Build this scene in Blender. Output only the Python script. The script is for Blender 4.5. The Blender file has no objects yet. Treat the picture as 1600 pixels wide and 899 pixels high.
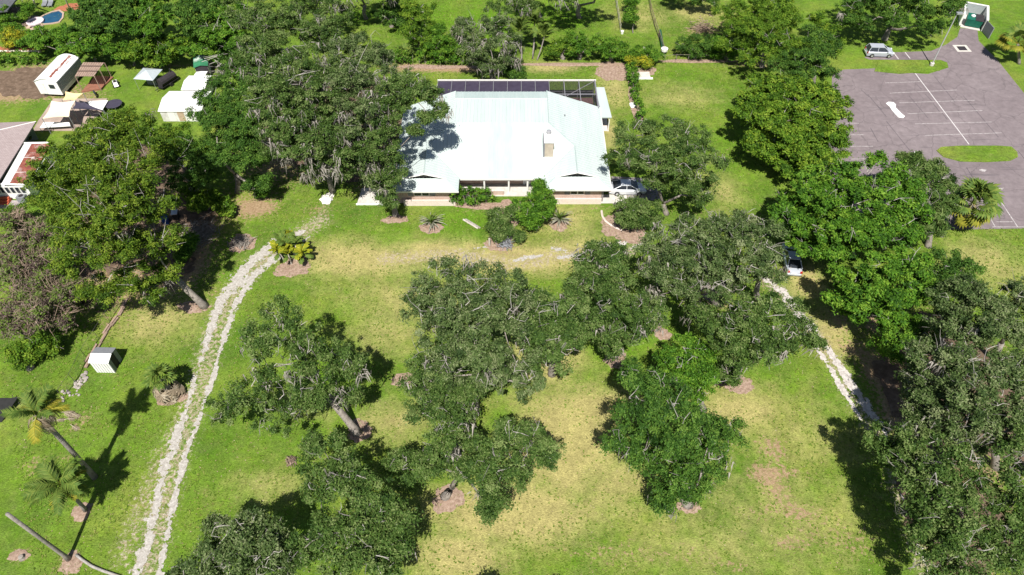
import bpy, math, random
import numpy as np
S = bpy.context.scene
COL = S.collection
R = math.radians
# ------------------------------------------------------------------ camera, light, exposure
CAM_H, PITCH, FOC = 58.0, R(48.6), 1100.0
cd = bpy.data.cameras.new('camera'); cam = bpy.data.objects.new('camera', cd); COL.objects.link(cam)
cd.sensor_width = 36.0; cd.lens = FOC / 1600.0 * 36.0; cd.clip_start = 0.5; cd.clip_end = 6000
cam.location = (0, 0, CAM_H); cam.rotation_euler = (math.pi / 2 - PITCH, 0, 0)
S.camera = cam
SUN_EL, SUN_DX = R(57.0), 0.07          # light travels towards +y (away from the camera) and slightly +x
w = bpy.data.worlds.new('World'); S.world = w; w.use_nodes = True
nt = w.node_tree; bg = nt.nodes['Background']
sky = nt.nodes.new('ShaderNodeTexSky'); sky.sky_type = 'NISHITA'; sky.sun_disc = False
sky.sun_elevation = SUN_EL; sky.sun_rotation = math.pi + math.atan(SUN_DX); sky.altitude = 50; sky.dust_density = 1.0
nt.links.new(sky.outputs[0], bg.inputs[0]); bg.inputs[1].default_value = 0.05
sl = bpy.data.lights.new('sun', 'SUN'); so = bpy.data.objects.new('sun', sl); COL.objects.link(so)
sl.energy = 4.6; sl.angle = R(0.5); sl.color = (1.0, 0.955, 0.88)
from mathutils import Vector
ca = math.atan(SUN_DX)
so.rotation_euler = Vector((math.cos(SUN_EL) * math.sin(ca), math.cos(SUN_EL) * math.cos(ca), -math.sin(SUN_EL))).to_track_quat('-Z', 'Y').to_euler()
S.view_settings.view_transform = 'Standard'; S.view_settings.look = 'None'
S.view_settings.exposure = 0.6; S.view_settings.gamma = 1.0
S.cycles.max_bounces = 5; S.cycles.diffuse_bounces = 2; S.cycles.transparent_max_bounces = 6

# ------------------------------------------------------------------ helpers
def G(px, py, z=0.0):
    """survey: the point at height z seen at (px, py) of the 1600x899 photograph"""
    a = (px - 800) / FOC; b = (449.5 - py) / FOC
    d = np.array([a, math.cos(PITCH) + b * math.sin(PITCH), -math.sin(PITCH) + b * math.cos(PITCH)])
    t = (z - CAM_H) / d[2]
    return np.array([0, 0, CAM_H]) + t * d
def MPP(px, py, z=0.0):
    """metres per photograph pixel at that point"""
    g = G(px, py, z); return (g[1] * math.cos(PITCH) + (CAM_H - g[2]) * math.sin(PITCH)) / FOC

def lin(c):
    if isinstance(c, str):
        c = [int(c[i:i + 2], 16) / 255 for i in (0, 2, 4)]
        c = [(v / 12.92 if v < .04045 else ((v + .055) / 1.055) ** 2.4) for v in c]
    return (*c[:3], 1.0)

class NT:
    def __init__(s, name):
        s.m = bpy.data.materials.new(name); s.m.use_nodes = True; s.t = s.m.node_tree
        s.b = s.t.nodes['Principled BSDF']; s.out = s.t.nodes['Material Output']
    def n(s, typ, **kw):
        nd = s.t.nodes.new('ShaderNode' + typ)
        for k, v in kw.items():
            if k.startswith('i_'):
                k = k[2:]; k = int(k) if k.isdigit() else k.replace('_', ' ')
                s.put(nd.inputs[k], v)
            else: setattr(nd, k, v)
        return nd
    def put(s, sock, v):
        if hasattr(v, 'links') or hasattr(v, 'is_linked'): s.t.links.new(v, sock)
        else: sock.default_value = v
    def coord(s, obj=False):
        return s.n('TexCoord').outputs['Object'] if obj else s.n('NewGeometry').outputs['Position']
    def noise(s, scale, detail=4, rough=.55, vec=None, out='Fac'):
        nd = s.n('TexNoise', i_Scale=scale, i_Detail=detail, i_Roughness=rough)
        s.t.links.new(vec if vec is not None else s.coord(), nd.inputs['Vector']); return nd.outputs[out]
    def ramp(s, fac, stops):
        nd = s.n('ValToRGB'); s.put(nd.inputs[0], fac); e = nd.color_ramp.elements
        while len(e) < len(stops): e.new(0.5)
        for el, (p, c) in zip(e, stops):
            el.position = p; el.color = lin(c) if not isinstance(c, (int, float)) else (c, c, c, 1)
        return nd.outputs[0]
    def mix(s, fac, a, b, mode='MIX'):
        nd = s.n('Mix', data_type='RGBA', blend_type=mode)
        s.put(nd.inputs[0], fac); s.put(nd.inputs[6], a); s.put(nd.inputs[7], b); return nd.outputs[2]
    def math(s, op, a, b=0.0, clamp=False):
        nd = s.n('Math', operation=op, use_clamp=clamp); s.put(nd.inputs[0], a); s.put(nd.inputs[1], b); return nd.outputs[0]
    def attr(s, name): return s.n('Attribute', attribute_name=name).outputs['Fac']
    def bump(s, h, strength=.4, dist=.05):
        nd = s.n('Bump', i_Strength=strength, i_Distance=dist); s.put(nd.inputs['Height'], h); s.put(s.b.inputs['Normal'], nd.outputs[0])
    def done(s, col=None, rough=.8, spec=.3, metal=0):
        if col is not None: s.put(s.b.inputs['Base Color'], col)
        s.put(s.b.inputs['Roughness'], rough); s.put(s.b.inputs['Specular IOR Level'], spec); s.put(s.b.inputs['Metallic'], metal)
        return s.m
MATS = {}
def plain(name, col, rough=.7, var=.18, scale=3.0, metal=0, spec=.3, stain=None):
    """a colour with uneven weathering"""
    if name in MATS: return MATS[name]
    k = NT(name); c = lin(col)
    v = k.noise(scale, 5); a = tuple(x * (1 - var) for x in c[:3]) + (1,); b = tuple(min(1, x * (1 + var)) for x in c[:3]) + (1,)
    cc = k.ramp(v, [(.3, a), (.7, b)])
    if stain: cc = k.mix(k.ramp(k.noise(scale * .37, 6, .65), [(.52, 0.0), (.66, .8)]), cc, lin(stain))
    MATS[name] = k.done(cc, rough, spec, metal); return MATS[name]

def newmesh(name, V, F, mat=None, attrs=None, smooth=False):
    me = bpy.data.meshes.new(name); V = np.asarray(V, np.float32)
    if isinstance(F, np.ndarray):
        n, k = F.shape
        me.vertices.add(len(V)); me.vertices.foreach_set('co', V.ravel())
        me.loops.add(n * k); me.loops.foreach_set('vertex_index', F.astype(np.int32).ravel())
        me.polygons.add(n); me.polygons.foreach_set('loop_start', np.arange(0, n * k, k, dtype=np.int32))
        me.polygons.foreach_set('loop_total', np.full(n, k, np.int32))
        me.update(calc_edges=True)
    else:
        me.from_pydata([tuple(map(float, v)) for v in V], [], F); me.update()
    for an, av in (attrs or {}).items():
        at = me.attributes.new(an, 'FLOAT', 'POINT'); at.data.foreach_set('value', np.asarray(av, np.float32))
    if mat: me.materials.append(mat)
    if smooth: me.polygons.foreach_set('use_smooth', np.ones(len(me.polygons), bool))
    return me
def link(name, me, parent=None, **props):
    o = bpy.data.objects.new(name, me); COL.objects.link(o)
    if parent is not None: o.parent = parent
    for k, v in props.items(): o[k] = v
    return o
def thing(name, label, cat, loc=(0, 0, 0), rz=0.0, group=None):
    o = bpy.data.objects.new(name, None); COL.objects.link(o); o.empty_display_size = .3
    o.location = tuple(map(float, loc)); o.rotation_euler = (0, 0, rz); o['label'] = label; o['category'] = cat
    if group: o['group'] = group
    return o
def copy_tree(o, parent=None, label=None):
    c = o.copy(); COL.objects.link(c)
    if parent is not None: c.parent = parent
    if label: c['label'] = label
    for ch in list(o.children): copy_tree(ch, c)
    return c
def tag(o, label, cat, group=None):
    o['label'] = label; o['category'] = cat
    if group: o['group'] = group
    return o

class MB:
    def __init__(s): s.v = []; s.f = []
    def add(s, V, F):
        b = len(s.v); s.v += [tuple(map(float, p)) for p in V]; s.f += [tuple(i + b for i in q) for q in F]; return s
    def box(s, x0, x1, y0, y1, z0, z1):
        return s.add([(x0, y0, z0), (x1, y0, z0), (x1, y1, z0), (x0, y1, z0), (x0, y0, z1), (x1, y0, z1), (x1, y1, z1), (x0, y1, z1)],
                     [(0, 3, 2, 1), (4, 5, 6, 7), (0, 1, 5, 4), (1, 2, 6, 5), (2, 3, 7, 6), (3, 0, 4, 7)])
    def slab(s, poly, t):
        """a sheet through 3-D points with thickness t downwards"""
        n = len(poly); V = [tuple(p) for p in poly] + [(p[0], p[1], p[2] - t) for p in poly]
        return s.add(V, [tuple(range(n)), tuple(range(2 * n - 1, n - 1, -1))] + [(i, i + n, (i + 1) % n + n, (i + 1) % n) for i in range(n)])
    def prism(s, poly, z0, z1): return s.slab([(p[0], p[1], z1) for p in poly], z1 - z0)
    def quad(s, *p): return s.add(p, [tuple(range(len(p)))])
    def tube(s, pts, rad, n=6, cap=True):
        pts = np.asarray(pts, float); m = len(pts)
        rad = np.full(m, rad) if np.isscalar(rad) else np.asarray(rad)
        T = np.gradient(pts, axis=0); V = []
        for i in range(m):
            t = T[i] / (np.linalg.norm(T[i]) + 1e-9); u = np.cross(t, (0, 0, 1) if abs(t[2]) < .9 else (1, 0, 0)); u /= np.linalg.norm(u); v = np.cross(t, u)
            for k in range(n):
                a = 2 * math.pi * k / n; V.append(pts[i] + rad[i] * (math.cos(a) * u + math.sin(a) * v))
        F = [(i * n + k, i * n + (k + 1) % n, (i + 1) * n + (k + 1) % n, (i + 1) * n + k) for i in range(m - 1) for k in range(n)]
        if cap: F += [tuple(range(n - 1, -1, -1)), tuple(range((m - 1) * n, m * n))]
        return s.add(V, F)
    def beam(s, a, b, w, n=4): return s.tube([a, b], w, n)
    def lathe(s, prof, n=10, c=(0, 0)):
        V = [(c[0] + r * math.cos(2 * math.pi * k / n), c[1] + r * math.sin(2 * math.pi * k / n), z) for r, z in prof for k in range(n)]
        m = len(prof)
        F = [(i * n + k, i * n + (k + 1) % n, (i + 1) * n + (k + 1) % n, (i + 1) * n + k) for i in range(m - 1) for k in range(n)]
        return s.add(V, F + [tuple(range(n - 1, -1, -1)), tuple(range((m - 1) * n, m * n))])
    def build(s, name, mat, parent=None, off=None, smooth=False, **props):
        V = np.array(s.v)
        if off is not None: V = V - np.asarray(off)
        return link(name, newmesh(name, V, s.f, mat, smooth=smooth), parent, **props)
def rng(seed): return np.random.default_rng(seed)

# ------------------------------------------------------------------ materials
def grass_material():
    k = NT('lawn'); pos = k.coord()
    g = k.ramp(k.noise(.13, 4, .6), [(.3, (.080, .182, .013)), (.5, (.145, .256, .021)), (.68, (.225, .288, .042))])
    g = k.mix(k.ramp(k.noise(.9, 5, .6), [(.35, 0.0), (.7, .55)]), g, (.15, .195, .05, 1))
    dry = k.math('ADD', k.attr('dry'), k.math('MULTIPLY', k.math('SUBTRACT', k.noise(.5, 6, .65), .5), 1.1))
    g = k.mix(k.ramp(dry, [(.08, 0.0), (.85, 1.0)]), g, (.42, .375, .145, 1))
    lush = k.math('ADD', k.attr('lush'), k.math('MULTIPLY', k.math('SUBTRACT', k.noise(.6, 5), .5), .9))
    g = k.mix(k.ramp(lush, [(.3, 0.0), (.8, .75)]), g, (.125, .27, .012, 1))
    vec = k.n('Mapping', i_Scale=(1, 1.8, 1)); k.put(vec.inputs['Vector'], pos)
    fine = k.noise(5.5, 3, .7, vec.outputs[0])
    g = k.mix(1.0, g, k.ramp(fine, [(.28, .55), (.74, 1.38)]), 'MULTIPLY')
    g = k.mix(1.0, g, k.ramp(k.noise(2.1, 5, .75), [(.3, .72), (.7, 1.22)]), 'MULTIPLY')
    g = k.mix(1.0, g, k.ramp(k.noise(.42, 9, .8), [(.32, .74), (.68, 1.2)]), 'MULTIPLY')
    bare = k.math('ADD', k.attr('bare'), k.math('MULTIPLY', k.math('SUBTRACT', k.noise(2.4, 7, .8), .5), 3.4))
    soil = k.ramp(k.noise(3.5, 4, .7), [(.3, (.23, .145, .085)), (.55, (.40, .27, .175)), (.75, (.52, .39, .27))])
    g = k.mix(k.ramp(bare, [(.55, 0.0), (.82, .9)]), g, soil)
    grit = k.math('ADD', k.attr('grit'), k.math('MULTIPLY', k.math('SUBTRACT', k.noise(2.6, 6, .78), .5), 2.2))
    g = k.mix(k.ramp(grit, [(.5, 0.0), (.75, .95)]), g, k.ramp(k.noise(4.5, 3, .7), [(.3, (.27, .2, .135)), (.5, (.42, .345, .255)), (.7, (.62, .55, .46))]))
    k.bump(k.noise(7, 3, .8), .8, .16)
    return k.done(g, .92, .12)
def soil_material(name, a, b, c, sc=3.5):
    k = NT(name); k.bump(k.noise(9, 4, .8), .6, .08)
    return k.done(k.ramp(k.noise(sc, 6, .75), [(.3, a), (.52, b), (.72, c)]), .95, .1)
M_grass = grass_material()
M_mulch = soil_material('pine_straw', (.17, .115, .082), (.33, .235, .18), (.47, .37, .30))
M_dirt = soil_material('shade_dark_dirt', (.085, .06, .042), (.16, .112, .08), (.27, .20, .15), 1.2)  # soil colour darkened to carry the tree shade over it
M_sand = soil_material('pale_gravel', (.26, .235, .20), (.43, .405, .37), (.61, .59, .555), 3.6)
M_sand2 = soil_material('white_sand', (.62, .58, .5), (.8, .77, .7), (.9, .88, .84), 3)
M_grav2 = soil_material('grey_gravel', (.28, .25, .23), (.52, .48, .45), (.72, .68, .65), 2.6)
def asphalt():
    k = NT('worn_asphalt')
    c = k.ramp(k.noise(.12, 5, .6), [(.3, (.18, .148, .156)), (.7, (.24, .202, .21))])
    c = k.mix(1.0, c, k.ramp(k.noise(1.1, 6, .7), [(.25, .74), (.75, 1.2)]), 'MULTIPLY')
    sc = k.n('Mapping', i_Scale=(.09, 1.2, 1)); sc.inputs['Rotation'].default_value = (0, 0, R(62)); k.put(sc.inputs['Vector'], k.coord())
    c = k.mix(k.ramp(k.noise(.45, 6, .7), [(.56, 0.0), (.7, .45)]), c, (.15, .125, .13, 1))
    vo = k.n('TexVoronoi', feature='DISTANCE_TO_EDGE', i_Scale=.22); k.put(vo.inputs['Vector'], k.n('VectorMath', operation='ADD').outputs[0]); vm = vo.inputs['Vector'].links[0].from_node; k.put(vm.inputs[0], k.coord()); k.put(vm.inputs[1], k.noise(.8, 4, out='Color'))
    c = k.mix(k.ramp(vo.outputs[0], [(.0, .6), (.014, 0.0)]), c, (.10, .085, .09, 1))
    c = k.mix(k.ramp(k.noise(1.2, 3, .6, sc.outputs[0]), [(.62, 0.0), (.72, .55)]), c, (.09, .08, .09, 1))
    k.bump(k.noise(25, 2), .3, .02); return k.done(c, .85, .25)
M_asph = asphalt()
def leaf_mat(name, dark, mid, light, trans=.15):
    k = NT(name)
    c = k.ramp(k.attr('tone'), [(0, dark), (.5, mid), (1, light)] if name != 'vine_leaves' else [(.1, dark), (.36, mid), (.62, light)])
    k.done(c, .6, .14)
    tr = k.n('BsdfTranslucent'); k.put(tr.inputs[0], k.mix(.6, c, (.16, .26, .02, 1)))
    mx = k.n('MixShader'); mx.inputs[0].default_value = trans
    k.t.links.new(k.b.outputs[0], mx.inputs[1]); k.t.links.new(tr.outputs[0], mx.inputs[2]); k.t.links.new(mx.outputs[0], k.out.inputs[0])
    return k.m
LEAF = {
    'oak': leaf_mat('oak_leaves', (.026, .058, .012), (.074, .136, .025), (.18, .235, .078)),
    'olive': leaf_mat('olive_leaves', (.030, .068, .007), (.088, .158, .012), (.20, .265, .03)),
    'green': leaf_mat('broad_leaves', (.026, .075, .008), (.075, .185, .014), (.17, .29, .03)),
    'yellow': leaf_mat('light_leaves', (.032, .080, .008), (.088, .18, .013), (.21, .30, .03)),
    'dark': leaf_mat('dark_leaves', (.020, .055, .009), (.055, .130, .017), (.13, .225, .035)),
    'grey': leaf_mat('grey_leaves', (.030, .057, .016), (.088, .140, .038), (.215, .25, .12)),
    'croton': leaf_mat('croton_leaves', (.06, .13, .012), (.22, .27, .02), (.55, .46, .03)),
    'vine': leaf_mat('vine_leaves', (.085, .06, .052), (.215, .155, .14), (.13, .20, .035)),
    'palm': leaf_mat('palm_leaflets', (.055, .10, .02), (.10, .17, .03), (.21, .25, .05)),
    'drypalm': leaf_mat('dry_leaflets', (.17, .13, .09), (.30, .24, .17), (.42, .36, .28), .1),
    'palecycad': leaf_mat('pale_cycad_leaves', (.14, .15, .10), (.24, .24, .18), (.40, .38, .32), .1),
    'yellowpalm': leaf_mat('yellowing_leaflets', (.12, .15, .02), (.25, .25, .03), (.45, .37, .05)),
}
def bark(name, a, b):
    k = NT(name); k.bump(k.noise(8, 5), .6, .05)
    return k.done(k.ramp(k.noise(3, 6, .7), [(.3, a), (.7, b)]), .9, .15)
M_bark = bark('grey_bark', (.13, .11, .095), (.36, .325, .29))
M_twig = bark('pale_twigs', (.20, .185, .165), (.46, .43, .40))
M_moss = bark('hanging_moss', (.20, .185, .16), (.40, .37, .33))
M_palmbark = bark('palm_bark', (.16, .14, .125), (.34, .31, .285))
M_deadbark = bark('dead_wood', (.33, .30, .26), (.62, .57, .51))
M_vine = bark('dead_vines', (.16, .115, .085), (.36, .27, .21))
M_white = plain('white_paint', (.82, .82, .80), .5, .06, 2)
M_whitedirty = plain('weathered_white', (.72, .72, .70), .55, .10, 1.2, stain=(.45, .42, .38))
M_concrete = plain('concrete', (.55, .52, .48), .85, .15, 2)
M_dark = plain('dark_interior', (.035, .03, .035), .8, .2)
M_glass = plain('window_glass', (.03, .035, .045), .08, .2, spec=.6)
M_brick = None
def brickmat(name, a, b, m, sc=9.0):
    k = NT(name); tc = k.n('TexCoord').outputs['Object']
    mp = k.n('Mapping'); mp.inputs['Rotation'].default_value = (R(90), 0, 0); k.put(mp.inputs['Vector'], tc)
    br = k.n('TexBrick', i_Scale=sc / 2.0); k.put(br.inputs['Vector'], mp.outputs[0])
    br.inputs['Color1'].default_value = lin(a); br.inputs['Color2'].default_value = lin(b); br.inputs['Mortar'].default_value = lin(m)
    br.inputs['Mortar Size'].default_value = .012
    c = k.mix(k.ramp(k.noise(2, 5), [(.4, 0.0), (.7, .4)]), br.outputs[0], lin(m)); return k.done(c, .85, .2)
M_brick = brickmat('tan_pink_brick', (.46, .30, .23), (.58, .43, .35), (.62, .55, .50))
M_brickpale = brickmat('whitewashed_brick', (.62, .50, .44), (.72, .63, .57), (.74, .68, .64))

# ------------------------------------------------------------------ ground
def noise2(x, y, s, seed=0):
    """cheap smooth value noise on arrays"""
    r = rng(seed); T = r.random((64, 64)); x = np.asarray(x) * s + 100; y = np.asarray(y) * s + 100
    xi = np.floor(x).astype(int); yi = np.floor(y).astype(int); fx = x - xi; fy = y - yi; fx = fx * fx * (3 - 2 * fx); fy = fy * fy * (3 - 2 * fy)
    g = lambda i, j: T[i % 64, j % 64]
    return (g(xi, yi) * (1 - fx) + g(xi + 1, yi) * fx) * (1 - fy) + (g(xi, yi + 1) * (1 - fx) + g(xi + 1, yi + 1) * fx) * fy
def fbm(x, y, s, seed=0): return (noise2(x, y, s, seed) * .5 + noise2(x, y, s * 2.1, seed + 1) * .3 + noise2(x, y, s * 4.3, seed + 2) * .2)
xs = np.concatenate([[-2500, -900, -350, -180, -120], np.arange(-98, 98.1, .5), [120, 180, 350, 900, 2500]])
ys = np.concatenate([[-800, -300, -100, -20], np.arange(8, 150, .5), [160, 190, 260, 500, 1200, 3000]])
GX, GY = np.meshgrid(xs, ys)
A = {n: np.zeros(GX.shape) for n in ('dry', 'bare', 'lush', 'grit')}
def paint(n, px, py, rx, ry, amt):
    c = G(px, py); sx = rx * MPP(px, py); sy = abs(G(px, py - ry)[1] - c[1])
    d = ((GX - c[0]) / sx) ** 2 + ((GY - c[1]) / sy) ** 2
    A[n] = np.maximum(A[n], amt * np.exp(-d * .9)) if n != 'bare' else A[n] + amt * .86 * np.exp(-d * .75)
for p in [(880, 690, 90, 80, .95), (800, 800, 130, 50, .85), (720, 870, 80, 40, .7), (930, 640, 70, 40, .7), (960, 760, 80, 50, .5), (1150, 640, 90, 40, .6),
          (560, 405, 110, 28, .75), (680, 395, 110, 22, .7), (810, 405, 120, 22, .85), (900, 390, 60, 25, .6), (1250, 680, 120, 60, .28), (1220, 800, 140, 80, .3),
          (1100, 850, 180, 60, .28), (640, 470, 110, 40, .45), (600, 520, 60, 40, .4), (250, 500, 60, 40, .5), (880, 345, 60, 30, .5), (500, 620, 60, 30, .3),
          (1260, 440, 30, 30, .8), (1300, 520, 30, 40, .7), (1130, 300, 30, 30, .4), (1060, 150, 60, 20, .35), (860, 105, 40, 8, .7), (960, 140, 25, 30, .55), (1540, 410, 60, 35, .5),
          (620, 660, 60, 40, .45), (420, 760, 60, 30, .35), (1000, 25, 50, 20, .4), (1090, 20, 50, 15, .5), (950, 205, 20, 30, .55), (40, 640, 50, 20, .3), (850, 560, 60, 40, .7)]: paint('dry', *p[:4], min(1.2, p[4] * 1.35 + .05))
for p in [(510, 590, 60, 40, .8), (960, 540, 60, 25, .9), (790, 660, 40, 30, .7), (540, 490, 60, 40, .5), (1150, 220, 70, 70, .55), (1060, 110, 60, 20, .5), (860, 25, 70, 25, 1), (760, 40, 60, 40, .9),
          (690, 30, 40, 30, .8), (560, 25, 40, 15, .9), (720, 350, 60, 30, .7), (620, 370, 50, 30, .6), (100, 700, 100, 50, .35), (170, 830, 60, 60, .3), (1550, 60, 60, 50, .5), (250, 120, 60, 30, .4),
          (480, 260, 40, 40, .4), (130, 500, 40, 40, .6), (1010, 780, 40, 20, .6), (1340, 90, 40, 20, .5), (1460, 108, 60, 10, .5), (1525, 241, 60, 10, .7), (880, 140, 60, 20, .5), (300, 780, 60, 60, .3)]: paint('lush', *p)
for p in [(960, 862, 100, 28, .62), (1090, 868, 40, 20, .4), (1215, 705, 22, 20, .75), (1185, 740, 26, 20, .8), (1240, 740, 40, 10, .7), (1215, 770, 20, 20, .75), (1185, 800, 22, 14, .6), (1250, 800, 26, 12, .6), (1230, 850, 26, 12, .6), (1270, 830, 60, 40, .5), (1340, 850, 40, 30, .45), (1155, 885, 30, 15, .6), (1190, 690, 25, 20, .4),
          (50, 727, 22, 20, .75), (105, 715, 14, 8, .7), (115, 672, 20, 14, .5), (135, 650, 22, 16, .55), (30, 870, 22, 14, .85), (455, 720, 22, 9, .6), (100, 880, 20, 22, .75), (128, 800, 16, 18, .8), (330, 460, 8, 20, .3),
          (215, 800, 16, 80, .45), (265, 710, 12, 50, .4), (335, 590, 10, 50, .3), (300, 760, 10, 70, .25), (560, 395, 80, 12, .3), (470, 385, 40, 15, .4), (880, 400, 60, 9, .4), (500, 330, 26, 14, .55),
          (790, 385, 35, 20, .7), (1165, 45, 40, 14, .55), (1115, 35, 40, 10, .4), (1030, 65, 25, 5, .4), (60, 120, 60, 22, 1.2), (20, 140, 50, 20, 1.2), (130, 150, 50, 14, .8), (270, 103, 90, 5, .7), (370, 105, 30, 7, 1), (640, 105, 40, 9, .9),
          (700, 108, 40, 5, .8), (740, 108, 40, 8, .7), (1330, 545, 22, 12, .6), (1372, 580, 22, 20, 1.0), (1370, 500, 24, 20, .8), (1410, 640, 26, 26, .8), (1310, 500, 20, 20, .6), (1260, 420, 14, 20, .35), (1330, 440, 30, 20, .8),
          (1500, 600, 120, 120, 1.1), (1480, 800, 80, 120, .9), (292, 350, 34, 28, 1.1), (275, 415, 36, 26, 1.0), (400, 325, 30, 12, .9), (200, 400, 140, 100, 1.0), (1180, 100, 60, 8, .9), (1090, 50, 30, 10, .8),
          (1340, 125, 30, 14, .5), (1135, 237, 8, 6, .6), (440, 230, 60, 60, .7), (520, 180, 90, 70, .9), (585, 270, 30, 40, .9), (900, 105, 80, 6, .6), (990, 130, 10, 20, .4), (1550, 75, 10, 5, .6), (1180, 430, 70, 50, .5), (20, 45, 40, 30, .6), (1130, 475, 20, 16, .6),
          (1090, 335, 50, 14, .5), (40, 640, 8, 8, .3), (610, 345, 24, 10, .5), (745, 330, 50, 6, .5), (920, 325, 60, 6, .6)]: paint('bare', *p)
def corridor(pts, half, amt):
    P = np.array([G(*p)[:2] for p in pts]); d0 = np.full(GX.shape, 1e9)
    for i in range(len(P) - 1):
        d = P[i + 1] - P[i]; t = np.clip(((GX - P[i, 0]) * d[0] + (GY - P[i, 1]) * d[1]) / (d @ d), 0, 1)
        d0 = np.minimum(d0, np.hypot(GX - P[i, 0] - t * d[0], GY - P[i, 1] - t * d[1]))
    A['grit'] = np.maximum(A['grit'], amt * np.clip(1.25 - d0 / half, 0, 1))
corridor([(218, 910), (240, 850), (255, 780), (275, 715), (295, 650), (315, 590), (332, 530), (350, 480), (375, 440), (405, 408), (440, 385), (500, 345)], 2.6, .62)
corridor([(195, 870), (218, 800), (245, 735), (268, 680)], 2.2, .55)
corridor([(510, 312), (505, 335), (490, 360), (455, 390)], 1.5, .5)
corridor([(1190, 428), (1262, 505), (1300, 560), (1345, 640), (1378, 690), (1400, 740), (1450, 900)], 1.9, .6)
corridor([(1005, 380), (975, 397), (945, 408), (905, 402), (870, 395), (845, 410), (800, 412), (720, 397), (600, 405)], 2.0, .58)
idx = np.arange(GX.size).reshape(GX.shape)
F = np.stack([idx[:-1, :-1], idx[:-1, 1:], idx[1:, 1:], idx[1:, :-1]], -1).reshape(-1, 4)
GZ = np.zeros(GX.size)
lawn = link('ground', newmesh('ground', np.stack([GX.ravel(), GY.ravel(), GZ], 1), F, M_grass, {k: v.ravel() for k, v in A.items()}), kind='structure')

def ragged(name, px, py, rx, ry, mat, z=.012, seed=0, n=56, rag=.28, mound=.05):
    """a bed of loose soil with an uneven edge"""
    c = G(px, py); sx = rx * MPP(px, py); sy = abs(G(px, py - ry)[1] - c[1]); r = rng(seed); V = [(c[0], c[1], z + mound)]; F = []
    ph = r.random(6) * 6.28
    for ring, q in ((0, .62), (1, 1.0)):
        for k in range(n):
            a = 2 * math.pi * k / n
            m = 1 + rag * (.4 * math.sin(2 * a + ph[0]) + .3 * math.sin(3 * a + ph[1]) + .25 * math.sin(7 * a + ph[2])) + rag * .55 * (r.random() - .5)
            V.append((c[0] + sx * q * m * math.cos(a), c[1] + sy * q * m * math.sin(a), z + (mound * .7 if ring == 0 else 0)))
    F = [(0, 1 + k, 1 + (k + 1) % n) for k in range(n)] + [(1 + k, 1 + n + k, 1 + n + (k + 1) % n, 1 + (k + 1) % n) for k in range(n)]
    return link(name, newmesh(name, V, F, mat), kind='structure')
for i, (px, py, rx, ry) in enumerate([(562, 673, 20, 16), (303, 480, 26, 9), (378, 380, 19, 16), (268, 622, 22, 12), (458, 418, 28, 15), (962, 562, 19, 13), (1035, 522, 13, 10), (1150, 600, 30, 13),
        (1076, 793, 18, 10), (700, 780, 26, 20), (632, 593, 22, 10), (618, 343, 19, 7), (674, 357, 17, 9), (874, 352, 15, 9), (1105, 465, 26, 14), (128, 800, 16, 14), (112, 880, 17, 18), (790, 340, 26, 26),
        (975, 355, 32, 26), (755, 322, 45, 6), (30, 868, 15, 10), (780, 380, 24, 12), (1000, 110, 22, 10), (992, 160, 9, 32), (960, 112, 28, 16), (900, 101, 95, 3), (690, 105, 75, 3), (1090, 96, 70, 2.5)]):
    ragged('mulch_bed', px, py, rx, ry, M_mulch, .012 + .0007 * i, seed=i)
def dirt(px, py, rx, ry, seed): ragged('dirt_patch', px, py, rx, ry, M_dirt, .034 + .0007 * seed, seed=seed + 70, rag=.35, mound=.03)
for i, p in enumerate([(35, 128, 62, 24), (292, 352, 34, 30), (268, 425, 34, 22), (210, 330, 110, 90), (1500, 610, 115, 100), (1490, 820, 70, 90), (1388, 585, 24, 26), (370, 103, 35, 6), (520, 190, 110, 70)]): dirt(*p, i)
ragged('sand_patch', 511, 311, 11, 8, M_sand2, .045, seed=5)

def track(name, pts, widths, mat, z, seed, cell=.1, thr=.5):
    """worn wheel track: cells of pale grit with a ragged edge"""
    P = np.array([G(*p)[:2] for p in pts]); W = np.array(widths)
    seg = np.linalg.norm(np.diff(P, axis=0), axis=1); L = np.concatenate([[0], np.cumsum(seg)]); tot = L[-1]
    x0, y0 = P.min(0) - 3; x1, y1 = P.max(0) + 3
    X, Y = np.meshgrid(np.arange(x0, x1, cell), np.arange(y0, y1, cell)); dmin = np.full(X.shape, 1e9); ww = np.ones(X.shape)
    for i in range(len(P) - 1):
        d = P[i + 1] - P[i]; t = np.clip(((X - P[i, 0]) * d[0] + (Y - P[i, 1]) * d[1]) / (d @ d), 0, 1)
        dd = np.hypot(X - P[i, 0] - t * d[0], Y - P[i, 1] - t * d[1]); m = dd < dmin
        dmin = np.where(m, dd, dmin); ww = np.where(m, W[i] + t * (W[i + 1] - W[i]), ww)
    f = dmin / (ww * .88) + (fbm(X, Y, .5, seed) - .5) * 1.5 + (fbm(X, Y, 3.1, seed + 9) - .5) * 1.6
    ok = (f < thr * 1.25) & (dmin < 2.2)
    return X, Y, ok, z, mat, name
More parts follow.
